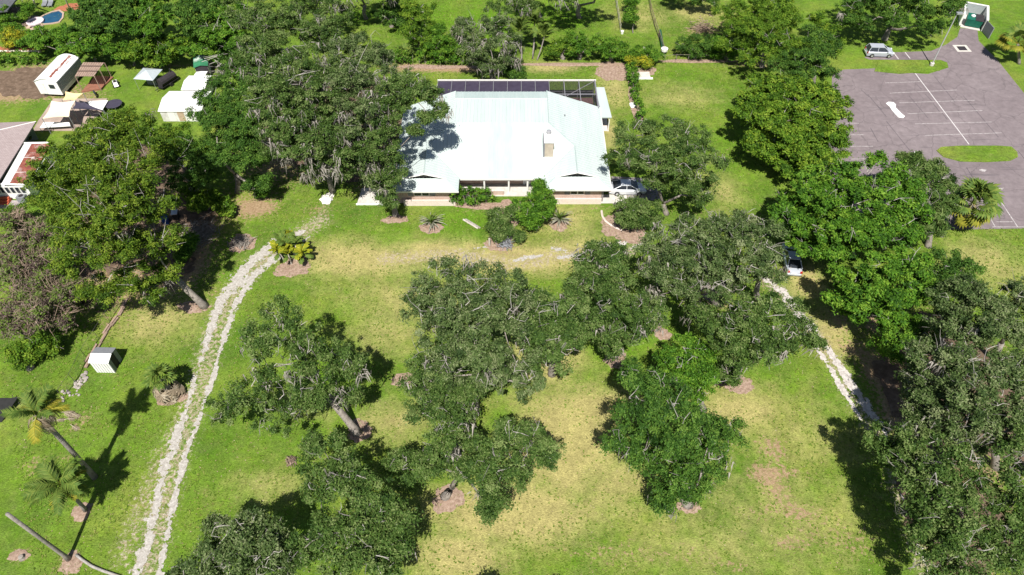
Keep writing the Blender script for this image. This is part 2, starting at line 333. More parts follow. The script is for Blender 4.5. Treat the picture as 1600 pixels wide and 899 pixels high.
def cells(spec, cell=.1, seed=1):
    X, Y, ok, z, mat, name = spec; r = rng(seed)
    nx, ny = X.shape[1] + 1, X.shape[0] + 1
    VX = np.zeros((ny, nx)); VY = np.zeros((ny, nx))
    VX[:] = (X[0, 0] - cell / 2 + np.arange(nx) * cell)[None, :]; VY[:] = (Y[0, 0] - cell / 2 + np.arange(ny) * cell)[:, None]
    VX += r.uniform(-.35, .35, VX.shape) * cell; VY += r.uniform(-.35, .35, VY.shape) * cell
    VZ = z + r.random(VX.shape) * .015
    id_ = np.arange(nx * ny).reshape(ny, nx); j, i = np.nonzero(ok)
    Fq = np.stack([id_[j, i], id_[j, i + 1], id_[j + 1, i + 1], id_[j + 1, i]], 1)
    used, inv = np.unique(Fq, return_inverse=True)
    V = np.stack([VX.ravel(), VY.ravel(), VZ.ravel()], 1)[used]
    link(name, newmesh(name, V, inv.reshape(Fq.shape), mat), kind='structure')
LT = [(205, 910), (228, 860), (242, 800), (254, 740), (274, 690), (290, 640), (305, 590), (322, 540), (337, 490), (352, 460), (372, 432), (398, 405), (425, 385), (470, 363)]
RT = [(246, 905), (262, 830), (272, 780), (287, 720), (305, 672), (320, 625), (335, 585), (343, 550), (357, 505), (368, 475), (385, 447), (410, 418), (440, 395), (485, 370)]
cells(track('gravel_track', LT, [.8, .8, .75, .68, .62, .6, .55, .62, .8, 1.1, 1.2, 1.1, .9, .6], M_sand, .02, 3))
cells(track('gravel_track', RT, [.55, .55, .45, .4, .4, .36, .34, .42, .55, .8, .95, .85, .6, .4], M_sand, .024, 13))
cells(track('gravel_track', [(1190, 428), (1225, 460), (1262, 505), (1290, 540), (1325, 590), (1352, 635), (1378, 668), (1400, 720), (1418, 790), (1450, 900)], [.9, .75, .65, .6, .6, .6, .5, .45, .45, .45], M_grav2, .02, 23))
cells(track('gravel_track', [(1270, 535), (1285, 560), (1300, 580), (1312, 600), (1330, 630), (1345, 655)], [.4, .5, .35, .45, .3, .25], M_grav2, .024, 33))
cells(track('gravel_track', [(1000, 362), (985, 373), (970, 382)], [.7, .8, .6], M_grav2, .02, 43))
for s_, (p_, w_) in enumerate([([(742, 388), (760, 386)], [.4, .3]), ([(806, 408), (822, 402), (846, 400)], [.4, .5, .35]), ([(868, 389), (884, 392)], [.7, .5]), ([(872, 404), (895, 399), (908, 397)], [.3, .45, .3]),
        ([(940, 410), (958, 402), (978, 394)], [.3, .45, .3]), ([(985, 390), (1003, 380)], [.25, .3])]):
    cells(track('gravel_patch', p_, w_, M_sand, .022 + .001 * s_, 53 + s_, thr=.42))

# ------------------------------------------------------------------ parking lot
def gpoly(pts, z=0): return [(*G(x, y)[:2], z) for x, y in pts]
lot = MB(); lot.quad(*gpoly([(1296, 362), (1300, 118), (1318, 109), (1372, 107), (1400, 113), (1450, 116), (1482, 106), (1480, 98), (1470, 94), (1358, 93.5), (1350, 90), (1375, 83), (1455, 80),
                       (1478, 70), (1496, 58), (1500, 44), (1527, 46), (1529, 64), (1560, 96), (1600, 146), (1700, 240), (1700, 356)], .016))
lot_o = lot.build('parking_lot', M_asph, kind='structure')
def painted(name, lines, wd, mat, z=.022):
    for a, b in lines:
        p, q = G(*a)[:2], G(*b)[:2]; d = q - p; n = np.array([-d[1], d[0]]) / np.linalg.norm(d) * wd / 2
        MB().quad((*(p - n), z), (*(q - n), z), (*(q + n), z), (*(p + n), z)).build(name, mat, lot_o)
def wornpaint():
    k = NT('worn_line_paint'); c = k.mix(k.ramp(k.noise(3, 6, .75), [(.36, .0), (.6, .85)]), (.58, .55, .54, 1), (.24, .21, .22, 1)); return k.done(c, .7)
M_line = wornpaint(); M_tar = plain('tar_patch', (.085, .075, .085), .8, .15)
painted('painted_line', [((1383, 130), (1438, 128)), ((1405, 161), (1523, 157)), ((1418, 178), (1535, 173)), ((1430, 194), (1550, 191)), ((1445, 212), (1565, 208)), ((1390, 146), (1495, 141)),
        ((1322, 193), (1342, 193)), ((1318, 211), (1350, 211)), ((1325, 229), (1364, 229)), ((1330, 249), (1376, 248)), ((1556, 347), (1582, 347)), ((1550, 355), (1700, 355))], .09, M_line)
painted('painted_line', [((1430, 115), (1514, 226)), ((1396, 82.5), (1404, 93)), ((1414, 82), (1422, 92))], .13, plain('old_white_paint', (.6, .57, .57), .7, .2, 4), .026)
painted('painted_line', [((1560, 310), (1590, 355)), ((1548, 343), (1555, 355))], .12, M_line, .026)
painted('tar_strip', [((1432, 132), (1440, 140)), ((1445, 147), (1456, 158)), ((1458, 162), (1468, 175)), ((1472, 177), (1480, 187)), ((1356, 148), (1385, 183)), ((1370, 165), (1378, 172)), ((1385, 190), (1425, 240)), ((1420, 150), (1450, 185)), ((1460, 120), (1492, 160)), ((1505, 150), (1560, 215)), ((1345, 140), (1358, 152)), ((1360, 200), (1372, 222)), ((1510, 262), (1530, 295)), ((1590, 235), (1640, 300))], .07, M_tar, .021)
def blob(pts, mat, name, z):
    MB().quad(*gpoly(pts, z)).build(name, mat, lot_o)
blob([(1384, 162), (1388, 159.5), (1396, 160), (1400, 164), (1399, 168), (1404, 173), (1409, 178), (1414, 182), (1411, 185), (1404, 184), (1398, 178), (1393, 172), (1390, 167)], M_white, 'paint_spill', .03)
blob([(1427, 238), (1433, 236), (1435, 242), (1431, 244)], M_white, 'paint_spill', .03)
blob([(1529, 266), (1534, 264.5), (1542, 266), (1538, 269), (1533, 268)], M_line, 'paint_spill', .03)
blob([(1556, 294.5), (1568, 294), (1567, 296.5), (1557, 297)], M_line, 'paint_spill', .03)
M_isl = plain('island_grass', (.15, .27, .022), .95, .3, 2.5)
for pts in ([(1366, 112), (1372, 97), (1440, 95.5), (1466, 95), (1476, 99), (1477, 105), (1468, 111), (1450, 113.5), (1425, 114.5), (1405, 116), (1385, 114)],
            [(1463, 236), (1470, 230.5), (1500, 228.5), (1560, 228.5), (1580, 230), (1589, 238), (1590, 246), (1578, 252), (1540, 254), (1500, 253), (1474, 246)]):
    MB().prism(gpoly(pts), 0, .09).build('grass_island', M_grass, kind='structure')
dr = thing('storm_drain', 'square storm drain with pale concrete collar in the asphalt', 'drain', G(1503, 76))
MB().prism([(-1.1, -1), (1.1, -1), (1.1, 1), (-1.1, 1)], 0, .03).build('collar', M_concrete, dr)
MB().prism([(-.65, -.6), (.65, -.6), (.65, .6), (-.65, .6)], .01, .036).build('grate', M_dark, dr)

# ------------------------------------------------------------------ foliage
TRIS = [0]
def split_lobes(lobes, r, n=6, shrink=.96):
    out = []
    for c, R0 in lobes:
        R1 = R0 * shrink; out.append((c - np.array([0, 0, R1 * .25]), R1 * r.uniform(.26, .46)))
        for k in range(n):
            a = 6.283 * (k + r.uniform(-.35, .35)) / n; el = r.uniform(-.3, 1.0); d = np.array([math.cos(a) * math.cos(el), math.sin(a) * math.cos(el), math.sin(el) * .8])
            out.append((c + d * R1 * r.uniform(.6, 1.02), R1 * r.uniform(.24, .47)))
    return out
def foliage(lobes, r, dens=1.0, L=.23, W=.062, clump=.42, up=.55, per=88, squash=.8, hollow=.74):
    """lobes: (centre xyz, radius m).  Leaf-sized triangles in clumps spread over the lobes; returns V, tone"""
    C = np.array([l[0] for l in lobes]); Rr = np.array([l[1] for l in lobes])
    cl = []; cd_ = []
    for i in range(len(C)):
        n = max(6, int(dens * 4 * math.pi * Rr[i] ** 2 * .8 / .5))
        d = r.normal(size=(n, 3)); d /= np.linalg.norm(d, axis=1)[:, None]
        keep = (d[:, 2] > -.25) | (r.random(n) < .35); d = d[keep]; n = len(d)
        q = np.where(r.random(n) < .8, r.uniform(.82, 1.12, n), r.uniform(.4, .85, n)); q = np.where(r.random(n) < .07, r.uniform(1.15, 1.5, n), q)[:, None]
        lump = 1 + .22 * np.sin(d[:, :1] * 4.1 + i) * np.sin(d[:, 1:2] * 3.7 + 2 * i) + .1 * r.normal(size=(n, 1))
        p = C[i] + d * q * lump * Rr[i] * np.array([1, 1, squash])
        inside = np.zeros(n, bool)
        for j in range(len(C)):
            if j != i:
                e = (p - C[j]) / (Rr[j] * np.array([1, 1, squash])); inside |= (e ** 2).sum(1) < hollow ** 2
        p = p[~inside]; d = d[~inside]; cl.append(p); cd_.append(d)
    P = np.concatenate(cl); D = np.concatenate(cd_); ok = P[:, 2] > .12; P = P[ok]; D = D[ok]
    m = len(P); cs = clump * r.uniform(.6, 1.35, m)
    per_i = np.maximum(4, (per * r.uniform(.55, 1.4, m))).astype(int)
    ix = np.repeat(np.arange(m), per_i); N = len(ix)
    off = r.normal(size=(N, 3)) * (cs[ix] * .52)[:, None] * np.array([1, 1, .62])
    pos = P[ix] + off; pos[:, 2] = np.maximum(pos[:, 2], .05)
    nr = D[ix] * .45 + np.array([0, 0, up]) + off / (cs[ix][:, None] + .01) * .35 + r.normal(size=(N, 3)) * .62
    nr /= np.linalg.norm(nr, axis=1)[:, None]
    t = np.cross(nr, r.normal(size=(N, 3))); t /= np.linalg.norm(t, axis=1)[:, None] + 1e-6; b = np.cross(nr, t)
    l = (L * r.uniform(.6, 1.3, N))[:, None]; ww = (W * r.uniform(.7, 1.3, N))[:, None]
    V = np.stack([pos + t * l * .6, pos - t * l * .4 + b * ww, pos - t * l * .4 - b * ww], 1).reshape(-1, 3)
    tone = np.clip(.46 + r.normal(size=m)[ix] * .22 + r.normal(size=N) * .22, 0, 1)
    return V, np.repeat(tone, 3)
def leafmesh(name, V, tone, mat, base):
    n = len(V) // 3; TRIS[0] += n
    return newmesh(name, V - base, np.arange(n * 3).reshape(n, 3), mat, {'tone': tone})
def strands(P, r, Lr=(.3, 1.25), wd=.07):
    """hanging moss: slim folded strips"""
    n = len(P); l = r.uniform(*Lr, n)[:, None]; a = r.random(n) * 6.283; u = np.stack([np.cos(a), np.sin(a), 0 * a], 1) * (wd * r.uniform(.5, 1.3, n))[:, None]
    sw = r.normal(size=(n, 3)) * .17; dn = np.array([0, 0, -1.0])
    V = np.stack([P - u, P + u, P + dn * l * .55 + sw + u * .5, P + dn * l + sw * 1.6], 1)
    V = V.reshape(-1, 3); V[:, 2] = np.maximum(V[:, 2], .1)
    b = np.arange(n)[:, None] * 4
    return V, np.concatenate([b + np.array([0, 1, 2]), b + np.array([0, 2, 3])])
# crown height factors, from where each crown stands over its trunk and how far its shade falls
RISE = {(559, 677): 1.6, (742, 640): 1.3, (862, 585): 1.25, (715, 715): 1.25, (696, 776): 1.1, (566, 872): 1.3, (395, 925): 1.25, (1074, 788): 1.3, (1098, 640): 1.2, (961, 556): 1.35, (1120, 475): 1.25, (1185, 470): 1.25,
        (1148, 596): 1.25, (1041, 334): 1.05, (618, 336): 1.35, (320, 479): 1.4, (120, 410): 1.25, (372, 300): 1.05, (520, 300): 1.25, (520, 190): 1.3, (575, 225): 1.3, (430, 100): 1.25, (592, 300): 1.2,
        (1235, 265): .72, (1190, 105): .8, (1330, 400): .95, (1560, 560): 1.15, (1555, 730): 1.2, (1500, 880): 1.2, (1620, 880): 1.2, (1405, 480): 1.15}
def tree(name, label, base, lobes, kind='oak', moss=0.0, twigs=1.0, dens=1.0, L=.23, W=.062, cat='tree', group=None, seed=None, trunk=None, tr=.32, per=88, lean=None, squash=.8, twigmat=None, bare=0, clump=.42):
    """base: photo point where the trunk meets the ground; lobes: (px, py, height m, radius px)"""
    r = rng(abs(hash((base[0] * 7 + base[1] * 13))) % 99991 if seed is None else seed)
    B = G(*base); zs = RISE.get(tuple(base), 1.0)
    Lb = [(G(x, y, z * zs), rp * MPP(x, y, z * zs)) for x, y, z, rp in lobes]
    o = thing(name, label, cat, B, 0, group)
    V, tone = foliage(split_lobes(Lb, r), r, dens, L, W, per=per, squash=squash, clump=clump)
    link('crown', leafmesh('crown', V, tone, LEAF[kind], B), o)
    C = np.array([l[0] for l in Lb]); mean = C.mean(0)
    if trunk is not False:
        fk = B + (mean - B) * .3 if lean is None else G(*lean)
        fk = np.array([B[0] + (mean[0] - B[0]) * .22, B[1] + (mean[1] - B[1]) * .22, max(1.0, mean[2] * .34)]) if lean is None else fk
        mid = (B + fk) / 2 + r.normal(size=3) * .12
        tb = MB().tube([B - [0, 0, .1], B + (mid - B) * .25, mid, fk], [tr * 1.5, tr * 1.12, tr, tr * .85], 8); tb.build('trunk', M_bark, o, B, True)
        order = np.argsort(np.linalg.norm(C - fk, axis=1)); nodes = [fk]; nr_ = [tr * .75]
        for i in order:
            D = np.array([np.linalg.norm(C[i] - q) + .25 * np.linalg.norm(q - fk) for q in nodes]); j = int(np.argmin(D)); a = nodes[j]
            e = C[i] - np.array([0, 0, Lb[i][1] * .15]); m1 = a + (e - a) * .5 + r.normal(size=3) * .1 * np.linalg.norm(e - a) + [0, 0, .06 * np.linalg.norm(e - a)]
            ra = nr_[j] * .8; rb = max(.05, ra * .6)
            MB().tube([a, a * .6 + m1 * .4 + r.normal(size=3) * .05, m1, e], [ra, ra * .9, (ra + rb) / 2, rb], 5).build('limb', M_bark, o, B, True)
            nodes.append(e); nr_.append(rb)
        tw = MB()
        for c, rad in Lb:
            for _ in range(int(2.6 * twigs + r.random())):
                d = r.normal(size=3); d[2] = abs(d[2]) * .8 + .15; d /= np.linalg.norm(d); e = c + d * rad * r.uniform(.9, 1.12) * np.array([1, 1, .85])
                s_ = c + (e - c) * r.uniform(.2, .5); m1 = (s_ + e) / 2 + r.normal(size=3) * .16 * rad
                w_ = r.normal(size=3) * .12 * rad; tw.tube([s_, (s_ + m1) / 2 + w_, m1, (m1 + e) / 2 - w_, e], [.038, .033, .026, .017, .007], 3, False)
                e2 = m1 + (e - m1) * .8 + r.normal(size=3) * .3 * rad; tw.tube([m1, (m1 + e2) / 2 + r.normal(size=3) * .08, e2], [.03, .022, .008], 3, False)
        if tw.v: tw.build('twigs', twigmat or M_twig, o, B, kind='stuff')
    if moss > 0:
        n = int(moss * sum(l[1] ** 2 for l in Lb) * 20); k = r.integers(0, len(Lb), n)
        # hang in bunches
        nb = max(1, n // 16); kb = r.integers(0, len(Lb), nb); d = r.normal(size=(nb, 3)); d[:, 2] = d[:, 2] * .5; d /= np.linalg.norm(d, axis=1)[:, None]
        bp = C[kb] + d * (np.array([l[1] for l in Lb])[kb] * r.uniform(.85, 1.12, nb))[:, None] * np.array([1, 1, .85])
        ii = r.integers(0, nb, n); pp = bp[ii] + r.normal(size=(n, 3)) * np.array([.3, .3, .18])
        Vm, Fm = strands(pp, r); TRIS[0] += len(Fm)
        link('hanging_moss', newmesh('hanging_moss', Vm - B, Fm, M_moss), o, kind='stuff')
    return o
def hedge(name, label, a, b, wpx, h, kind='green', cat='hedge', n=None, seed=1, group=None, L=.28, W=.085, dens=1.0, jit=.15):
    """foliage row between two photo points on the ground"""
    r = rng(seed); p, q = G(*a), G(*b); rad = wpx * MPP(*a) / 2; n = n or max(2, int(np.linalg.norm(q - p) / (rad * 1.1)))
    Lb = []
    for i in range(n):
        t = i / max(1, n - 1); c = p + (q - p) * t + np.array([*r.normal(size=2) * rad * jit, 0])
        Lb.append((c + [0, 0, h * r.uniform(.5, .62)], rad * r.uniform(.9, 1.1)))
    o = thing(name, label, cat, p, 0, group)
    V, tone = foliage(Lb, r, dens, L, W, clump=.32, per=36, squash=max(.4, h * .5 / rad), hollow=.8)
    link('foliage', leafmesh('foliage', V, tone, LEAF[kind], p), o)
    st = MB()
    for c, rad_ in Lb:
        for _ in range(3):
            u = r.normal(size=2) * rad_ * .3; st.tube([(c[0] + u[0] * .4, c[1] + u[1] * .4, 0), (c[0] + u[0], c[1] + u[1], c[2] + .2)], [.04, .02], 3, False)
    st.build('stems', M_bark, o, p, kind='stuff')
    return o
# ------------------------------------------------------------------ the house
def metalroof(name, a, b):
    k = NT(name); sc = k.n('Mapping', i_Scale=(1.2, .12, 1)); k.put(sc.inputs['Vector'], k.coord())
    c = k.ramp(k.noise(1.0, 5, .6, sc.outputs[0]), [(.3, a), (.7, b)])
    c = k.mix(k.ramp(k.noise(2.6, 6, .7, sc.outputs[0]), [(.6, 0.0), (.78, .45)]), c, (.30, .33, .29, 1)); c = k.mix(k.ramp(k.noise(9, 3, .6), [(.70, 0.0), (.76, .5)]), c, (.22, .19, .13, 1)); return k.done(c, .38, .5)
M_roof = metalroof('pale_green_metal', (.455, .53, .52), (.535, .595, .585))
M_roof2 = metalroof('weathered_green_metal', (.38, .465, .455), (.45, .53, .52))
M_trim = plain('cream_trim', (.78, .77, .74), .5, .05)
M_gable = plain('grey_vent', (.24, .22, .22), .7, .15)
M_shut = plain('grey_shutter', (.22, .23, .25), .6, .1)
HB = np.array([-1.3, 64.5, 0])
house = thing('ranch_house', 'long brick ranch house under a pale metal roof with two front gables', 'house', HB)
def ribs(mb, poly, axis, step, h=.05, wd=.035):
    poly = np.array(poly, float); n = len(poly); lo, hi = poly[:, axis].min(), poly[:, axis].max()
    for c in np.arange(lo + step * .5, hi, step):
        hit = []
        for i in range(n):
            a, b = poly[i], poly[(i + 1) % n]
            if (a[axis] - c) * (b[axis] - c) < 0: hit.append(a + (b - a) * (c - a[axis]) / (b[axis] - a[axis]))
        if len(hit) == 2:
            p, q = hit; d = np.zeros(3); d[axis] = wd; u = np.array([0, 0, h])
            if np.linalg.norm(p - q) < .25: continue
            mb.add([p - d, p + d, q + d, q - d, p - d * .6 + u, p + d * .6 + u, q + d * .6 + u, q - d * .6 + u], [(4, 5, 6, 7), (0, 1, 5, 4), (1, 2, 6, 5), (2, 3, 7, 6), (3, 0, 4, 7)])
planes = [
    ('E', [(11.9, 64.5, 2.6), (11.9, 81.4, 2.6), (4.6, 81.1, 5.37), (4.6, 74, 5.37), (7.8, 70.83, 4.16), (7.8, 65.75, 4.16), (10.3, 66.1, 3.21)], 1, M_roof),
    ('W', [(-14.6, 81.4, 2.6), (-14.6, 64.2, 2.6), (-13.0, 65.8, 3.21), (-10.5, 65.45, 4.16), (-10.5, 70.83, 4.16), (-7.4, 74, 5.37), (-7.4, 81.1, 5.37)], 1, M_roof),
    ('fr', [(3.7, 64.5, 2.6), (11.9, 64.5, 2.6), (10.3, 66.1, 3.21), (5.3, 66.1, 3.21)], 0, M_roof),
    ('fl', [(-14.6, 64.2, 2.6), (-6.4, 64.2, 2.6), (-8.0, 65.8, 3.21), (-13.0, 65.8, 3.21)], 0, M_roof),
    ('wr', [(3.7, 66.5, 2.6), (3.7, 64.5, 2.6), (5.3, 66.1, 3.21), (7.8, 65.75, 4.16), (7.8, 70.83, 4.16)], 1, M_roof),
    ('el', [(-6.4, 64.2, 2.6), (-6.4, 66.5, 2.6), (-10.5, 70.83, 4.16), (-10.5, 65.45, 4.16), (-8.0, 65.8, 3.21)], 1, M_roof),
    ('m1', [(-6.4, 66.5, 2.6), (-3.0, 66.5, 2.6), (-3.0, 74, 5.37), (-7.4, 74, 5.37), (-10.5, 70.83, 4.16)], 0, M_roof),
    ('m2', [(-3.0, 66.5, 2.6), (.1, 66.5, 2.6), (.1, 74, 5.37), (-3.0, 74, 5.37)], 0, M_roof2),
    ('m3', [(.1, 66.5, 2.6), (3.7, 66.5, 2.6), (7.8, 70.83, 4.16), (4.6, 74, 5.37), (.1, 74, 5.37)], 0, M_roof),
    ('top', [(-7.4, 74, 5.37), (4.6, 74, 5.37), (4.6, 79.3, 5.37), (-7.4, 79.3, 5.37)], 0, M_roof),
    ('back', [(-7.4, 79.3, 5.37), (4.6, 79.3, 5.37), (4.6, 81.3, 5.1), (-7.4, 81.3, 5.1)], 0, M_roof2)]
rb = MB()
for nm, poly, ax, m in planes:
    MB().slab(poly, .14).build('roof_panel', m, house, HB)
    ribs(rb, poly, ax, .46)
rb.build('roof_seam', M_roof, house, HB, kind='stuff')
for a, b in [((4.6, 74, 5.38), (7.8, 70.83, 4.17)), ((7.8, 70.83, 4.17), (7.8, 65.8, 4.17)), ((11.9, 64.5, 2.61), (10.3, 66.1, 3.22)), ((3.7, 64.5, 2.61), (5.3, 66.1, 3.22)), ((-7.4, 74, 5.38), (-10.5, 70.83, 4.17)), ((-10.5, 70.83, 4.17), (-10.5, 65.5, 4.17)),
             ((-6.4, 64.2, 2.61), (-8.0, 65.8, 3.22)), ((-14.6, 64.2, 2.61), (-13.0, 65.8, 3.22)), ((4.6, 74, 5.38), (4.6, 81.1, 5.38)), ((-7.4, 79.3, 5.38), (4.6, 79.3, 5.38))]:
    MB().tube([a, b], .07, 5).build('ridge_cap', M_roof2, house, HB)
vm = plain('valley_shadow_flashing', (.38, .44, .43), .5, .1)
for a, b in [((3.75, 66.55, 2.63), (7.75, 70.78, 4.15)), ((-6.45, 66.55, 2.63), (-10.45, 70.78, 4.15))]:
    MB().tube([a, b], .06, 4).build('valley_flashing', vm, house, HB)
for xc, yy, dy in ((7.8, 66.3, 0), (-10.5, 66.0, 0)):
    MB().add([(xc - 2.35, yy, 3.2), (xc + 2.35, yy, 3.2), (xc, yy, 4.06), (xc - 2.35, yy + .1, 3.2), (xc + 2.35, yy + .1, 3.2), (xc, yy + .1, 4.06)], [(0, 1, 2), (5, 4, 3), (0, 2, 5, 3), (1, 4, 5, 2)]).build('gable', M_gable, house, HB)
    for sgn in (-1, 1):
        MB().beam((xc + sgn * 2.6, yy - .26, 3.2), (xc, yy - .58, 4.15), .085).build('barge_board', M_trim, house, HB)
for x0, x1, y, z in [(3.66, 11.94, 64.45, 2.6), (-14.64, -6.36, 64.15, 2.6), (-6.3, 3.6, 66.45, 2.6)]:
    MB().box(x0, x1, y - .06, y, z - .2, z + .01).build('fascia', M_trim, house, HB)
MB().box(11.9, 11.96, 64.5, 81.4, 2.4, 2.61).build('fascia', M_trim, house, HB)
# walls
for x0, x1, y0, y1 in [(4.3, 10.9, 65.2, 65.45), (-14.0, -6.9, 64.95, 65.2), (-7.0, 4.4, 68.4, 68.6), (4.3, 4.5, 65.46, 68.38), (-7.1, -6.9, 65.21, 68.38), (11.0, 11.2, 66.6, 81.0), (-14.1, -13.9, 65.21, 81.0), (-14, 11.1, 81.02, 81.2)]:
    MB().box(x0, x1, y0, y1, 0, 2.45).build('wall', M_brick, house, HB)
MB().box(10.92, 11.15, 65.2, 66.58, 0, 2.45).build('wall', M_gable, house, HB)
MB().box(-6.9, 4.3, 66.2, 68.38, 0, .12).build('porch_floor', M_concrete, house, HB)
MB().box(-6.8, -1.0, 66.3, 66.5, .12, .75).build('porch_wall', M_brick, house, HB)
MB().box(-6.8, -1.0, 66.27, 66.53, .75, .82).build('porch_wall_cap', M_brickpale, house, HB)
for x in (-3.4, -.4, 1.9, 3.4): MB().box(x - .1, x + .1, 66.56, 66.76, .12, 2.5).build('porch_column', M_trim, house, HB)
def window(par, x0, x1, y, z0, z1, n, off, shut=True):
    f = MB()
    f.box(x0, x1, y - .06, y, z0, z0 + .07).box(x0, x1, y - .06, y, z1 - .07, z1)
    f.box(x0, x0 + .07, y - .058, y, z0 + .07, z1 - .07).box(x1 - .07, x1, y - .058, y, z0 + .07, z1 - .07)
    for i in range(1, n):
        c = x0 + (x1 - x0) * i / n; f.box(c - .08, c + .08, y - .058, y, z0 + .07, z1 - .07)
    fo = f.build('window', M_trim, par, off)
    for i in range(n):
        a = x0 + .07 + (x1 - x0 - .14) * i / n + (.01 if i == 0 else .08); b = x0 + .07 + (x1 - x0 - .14) * (i + 1) / n - .08
        MB().box(a, b, y - .035, y - .005, z0 + .07, z1 - .07).build('pane', M_glass, fo, off)
    if shut:
        for s0 in (x0 - .72, x1 + .08): MB().box(s0, s0 + .62, y - .05, y, z0, z1).build('shutter', M_shut, par, off)
window(house, -11.9, -10.0, 64.95, 1.2, 2.2, 2, HB)
window(house, 7.1, 8.8, 65.2, 1.2, 2.2, 2, HB)
window(house, -5.9, -3.2, 68.4, .9, 2.2, 2, HB, False)
dp = MB().box(1.4, 2.3, 68.33, 68.4, .12, 2.2).build('front_door', M_white, house, HB)
MB().box(2.15, 2.22, 68.28, 68.33, 1.05, 1.2).build('handle', M_dark, dp, HB)
window(house, 2.5, 3.6, 68.4, .7, 2.2, 2, HB, False); window(house, .3, 1.2, 68.4, .7, 2.2, 1, HB, False)
for x0, x1, y in ((4.6, 10.9, 64.75), (-13.2, -6.9, 64.45)):
    MB().box(x0, x1, y, y + .2, 0, .85).build('planter_wall', M_brickpale, house, HB)
    MB().box(x0 + .2, x1 - .2, y + .21, y + .5, 0, .6).build('planter_soil', M_mulch, house, HB)
MB().box(10.92, 14.2, 64.9, 66.5, 0, .05).build('apron', M_concrete, house, HB)
# chimney
ch = MB().box(4.0, 5.05, 69.35, 71.6, 2.8, 5.75).build('chimney', plain('tan_stucco', (.46, .40, .32), .85, .12, 2), house, HB)
MB().box(3.9, 5.15, 69.25, 71.7, 5.75, 5.86).build('chimney_cap', M_white, ch, HB)
MB().lathe([(.26, 5.86), (.26, 6.2), (.34, 6.21), (.32, 6.3), (.05, 6.36)], 12, (4.5, 71.0)).build('flue', plain('galvanised', (.5, .5, .52), .4, .1, metal=.4), ch, HB)
MB().box(3.8, 3.99, 69.3, 71.5, 3.0, 5.6).build('shadow_flashing', M_shut, ch, HB)  # dark flashing, full height, also stands in for shadow on the chimney's left
MB().lathe([(.09, 4.0), (.09, 4.75), (.02, 4.76)], 8, (6.8, 76.6)).build('vent_pipe', M_shut, house, HB)
# side porch
sp = MB().slab([(11.75, 86.4, 2.5), (12.95, 86.4, 2.5), (13.35, 79.4, 2.4), (12.0, 79.4, 2.4)], .15).build('side_porch_roof', M_roof, house, HB)
for x, y in ((13.1, 79.6), (12.8, 86.2)): MB().box(x - .06, x + .06, y - .06, y + .06, 0, 2.3).build('side_porch_post', M_trim, house, HB)
MB().box(12.0, 13.2, 79.6, 86, 0, .06).build('side_porch_floor', M_brickpale, house, HB)
MB().box(11.3, 11.42, 79.6, 81.0, .1, 2.1).build('side_door', M_dark, house, HB)
# screened enclosure
scn = thing('screen_enclosure', 'black screened pool enclosure behind the house with see-through right corner', 'enclosure', (0, 87, 0)); SO = (0, 87, 0)
k = NT('dark_screen'); k.done(k.ramp(k.noise(1.5, 3), [(.3, (.045, .036, .06)), (.7, (.06, .05, .08))]), .5, .3); M_scr = k.m
k = NT('fine_mesh'); k.done((.03, .028, .035, 1), .7, .2); t_ = k.n('BsdfTransparent'); mx = k.n('MixShader'); mx.inputs[0].default_value = .3
k.t.links.new(t_.outputs[0], mx.inputs[1]); k.t.links.new(k.b.outputs[0], mx.inputs[2]); k.t.links.new(mx.outputs[0], k.out.inputs[0]); M_mesh = k.m
M_alu = plain('bronze_frame', (.17, .16, .18), .45, .1); M_alul = plain('pale_frame', (.27, .27, .30), .45, .1)
xsn = np.linspace(-10.4, 5.2, 9)
for i in range(8): MB().slab([(xsn[i] + .04, 81.6, 2.85), (xsn[i + 1] - .04, 81.6, 2.85), (xsn[i + 1] - .04, 87.5, 2.8), (xsn[i] + .04, 87.5, 2.8)], .03).build('screen_panel', M_scr, scn, SO)
for x in xsn: MB().box(x - .025, x + .025, 81.5, 87.55, 2.72, 2.89).build('roof_beam', M_alul, scn, SO)
MB().box(-10.5, 11.85, 87.56, 87.68, 2.7, 2.93).build('gutter_beam', M_trim, scn, SO)
MB().box(11.6, 11.75, 81.0, 87.5, 2.66, 2.9).build('side_beam', M_alul, scn, SO)
xr = [5.2, 7.3, 9.4, 11.6]
for i in range(3):
    MB().slab([(xr[i] + .05, 84.2, 2.83), (xr[i + 1] - .05, 84.2, 2.83), (xr[i + 1] - .05, 87.5, 2.81), (xr[i] + .05, 87.5, 2.81)], .012).build('screen_panel', M_mesh, scn, SO)
    MB().slab([(xr[i] + .05, 81.3, 2.83), (xr[i + 1] - .05, 81.3, 2.83), (xr[i + 1] - .05, 84.1, 2.83), (xr[i] + .05, 84.1, 2.83)], .012).build('screen_panel', M_mesh, scn, SO)
    MB().slab([(xr[i] + .06, 87.6, .1), (xr[i + 1] - .06, 87.6, .1), (xr[i + 1] - .06, 87.6, 2.6), (xr[i] + .06, 87.6, 2.6)], .01).build('wall_screen', M_mesh, scn, SO)
for x in xr[1:]: MB().box(x - .04, x + .04, 81.3, 87.5, 2.74, 2.9).build('roof_beam', M_alul, scn, SO)
MB().box(5.2, 11.6, 84.1, 84.2, 2.75, 2.88).build('cross_beam', M_alul, scn, SO)
MB().beam((5.2, 81.6, 2.86), (11.6, 87.4, 2.86), .06).build('hip_beam', M_alu, scn, SO)
for x in list(xsn) + xr[1:]: MB().box(x - .05, x + .05, 87.56, 87.68, 0, 2.66).build('post', M_alul, scn, SO)
for y in (81.4, 83.4, 85.4): MB().box(11.62, 11.74, y - .05, y + .05, 0, 2.66).build('post', M_alul, scn, SO)
MB().box(5.2, 11.6, 87.57, 87.66, 1.0, 1.08).build('chair_rail', M_alul, scn, SO)
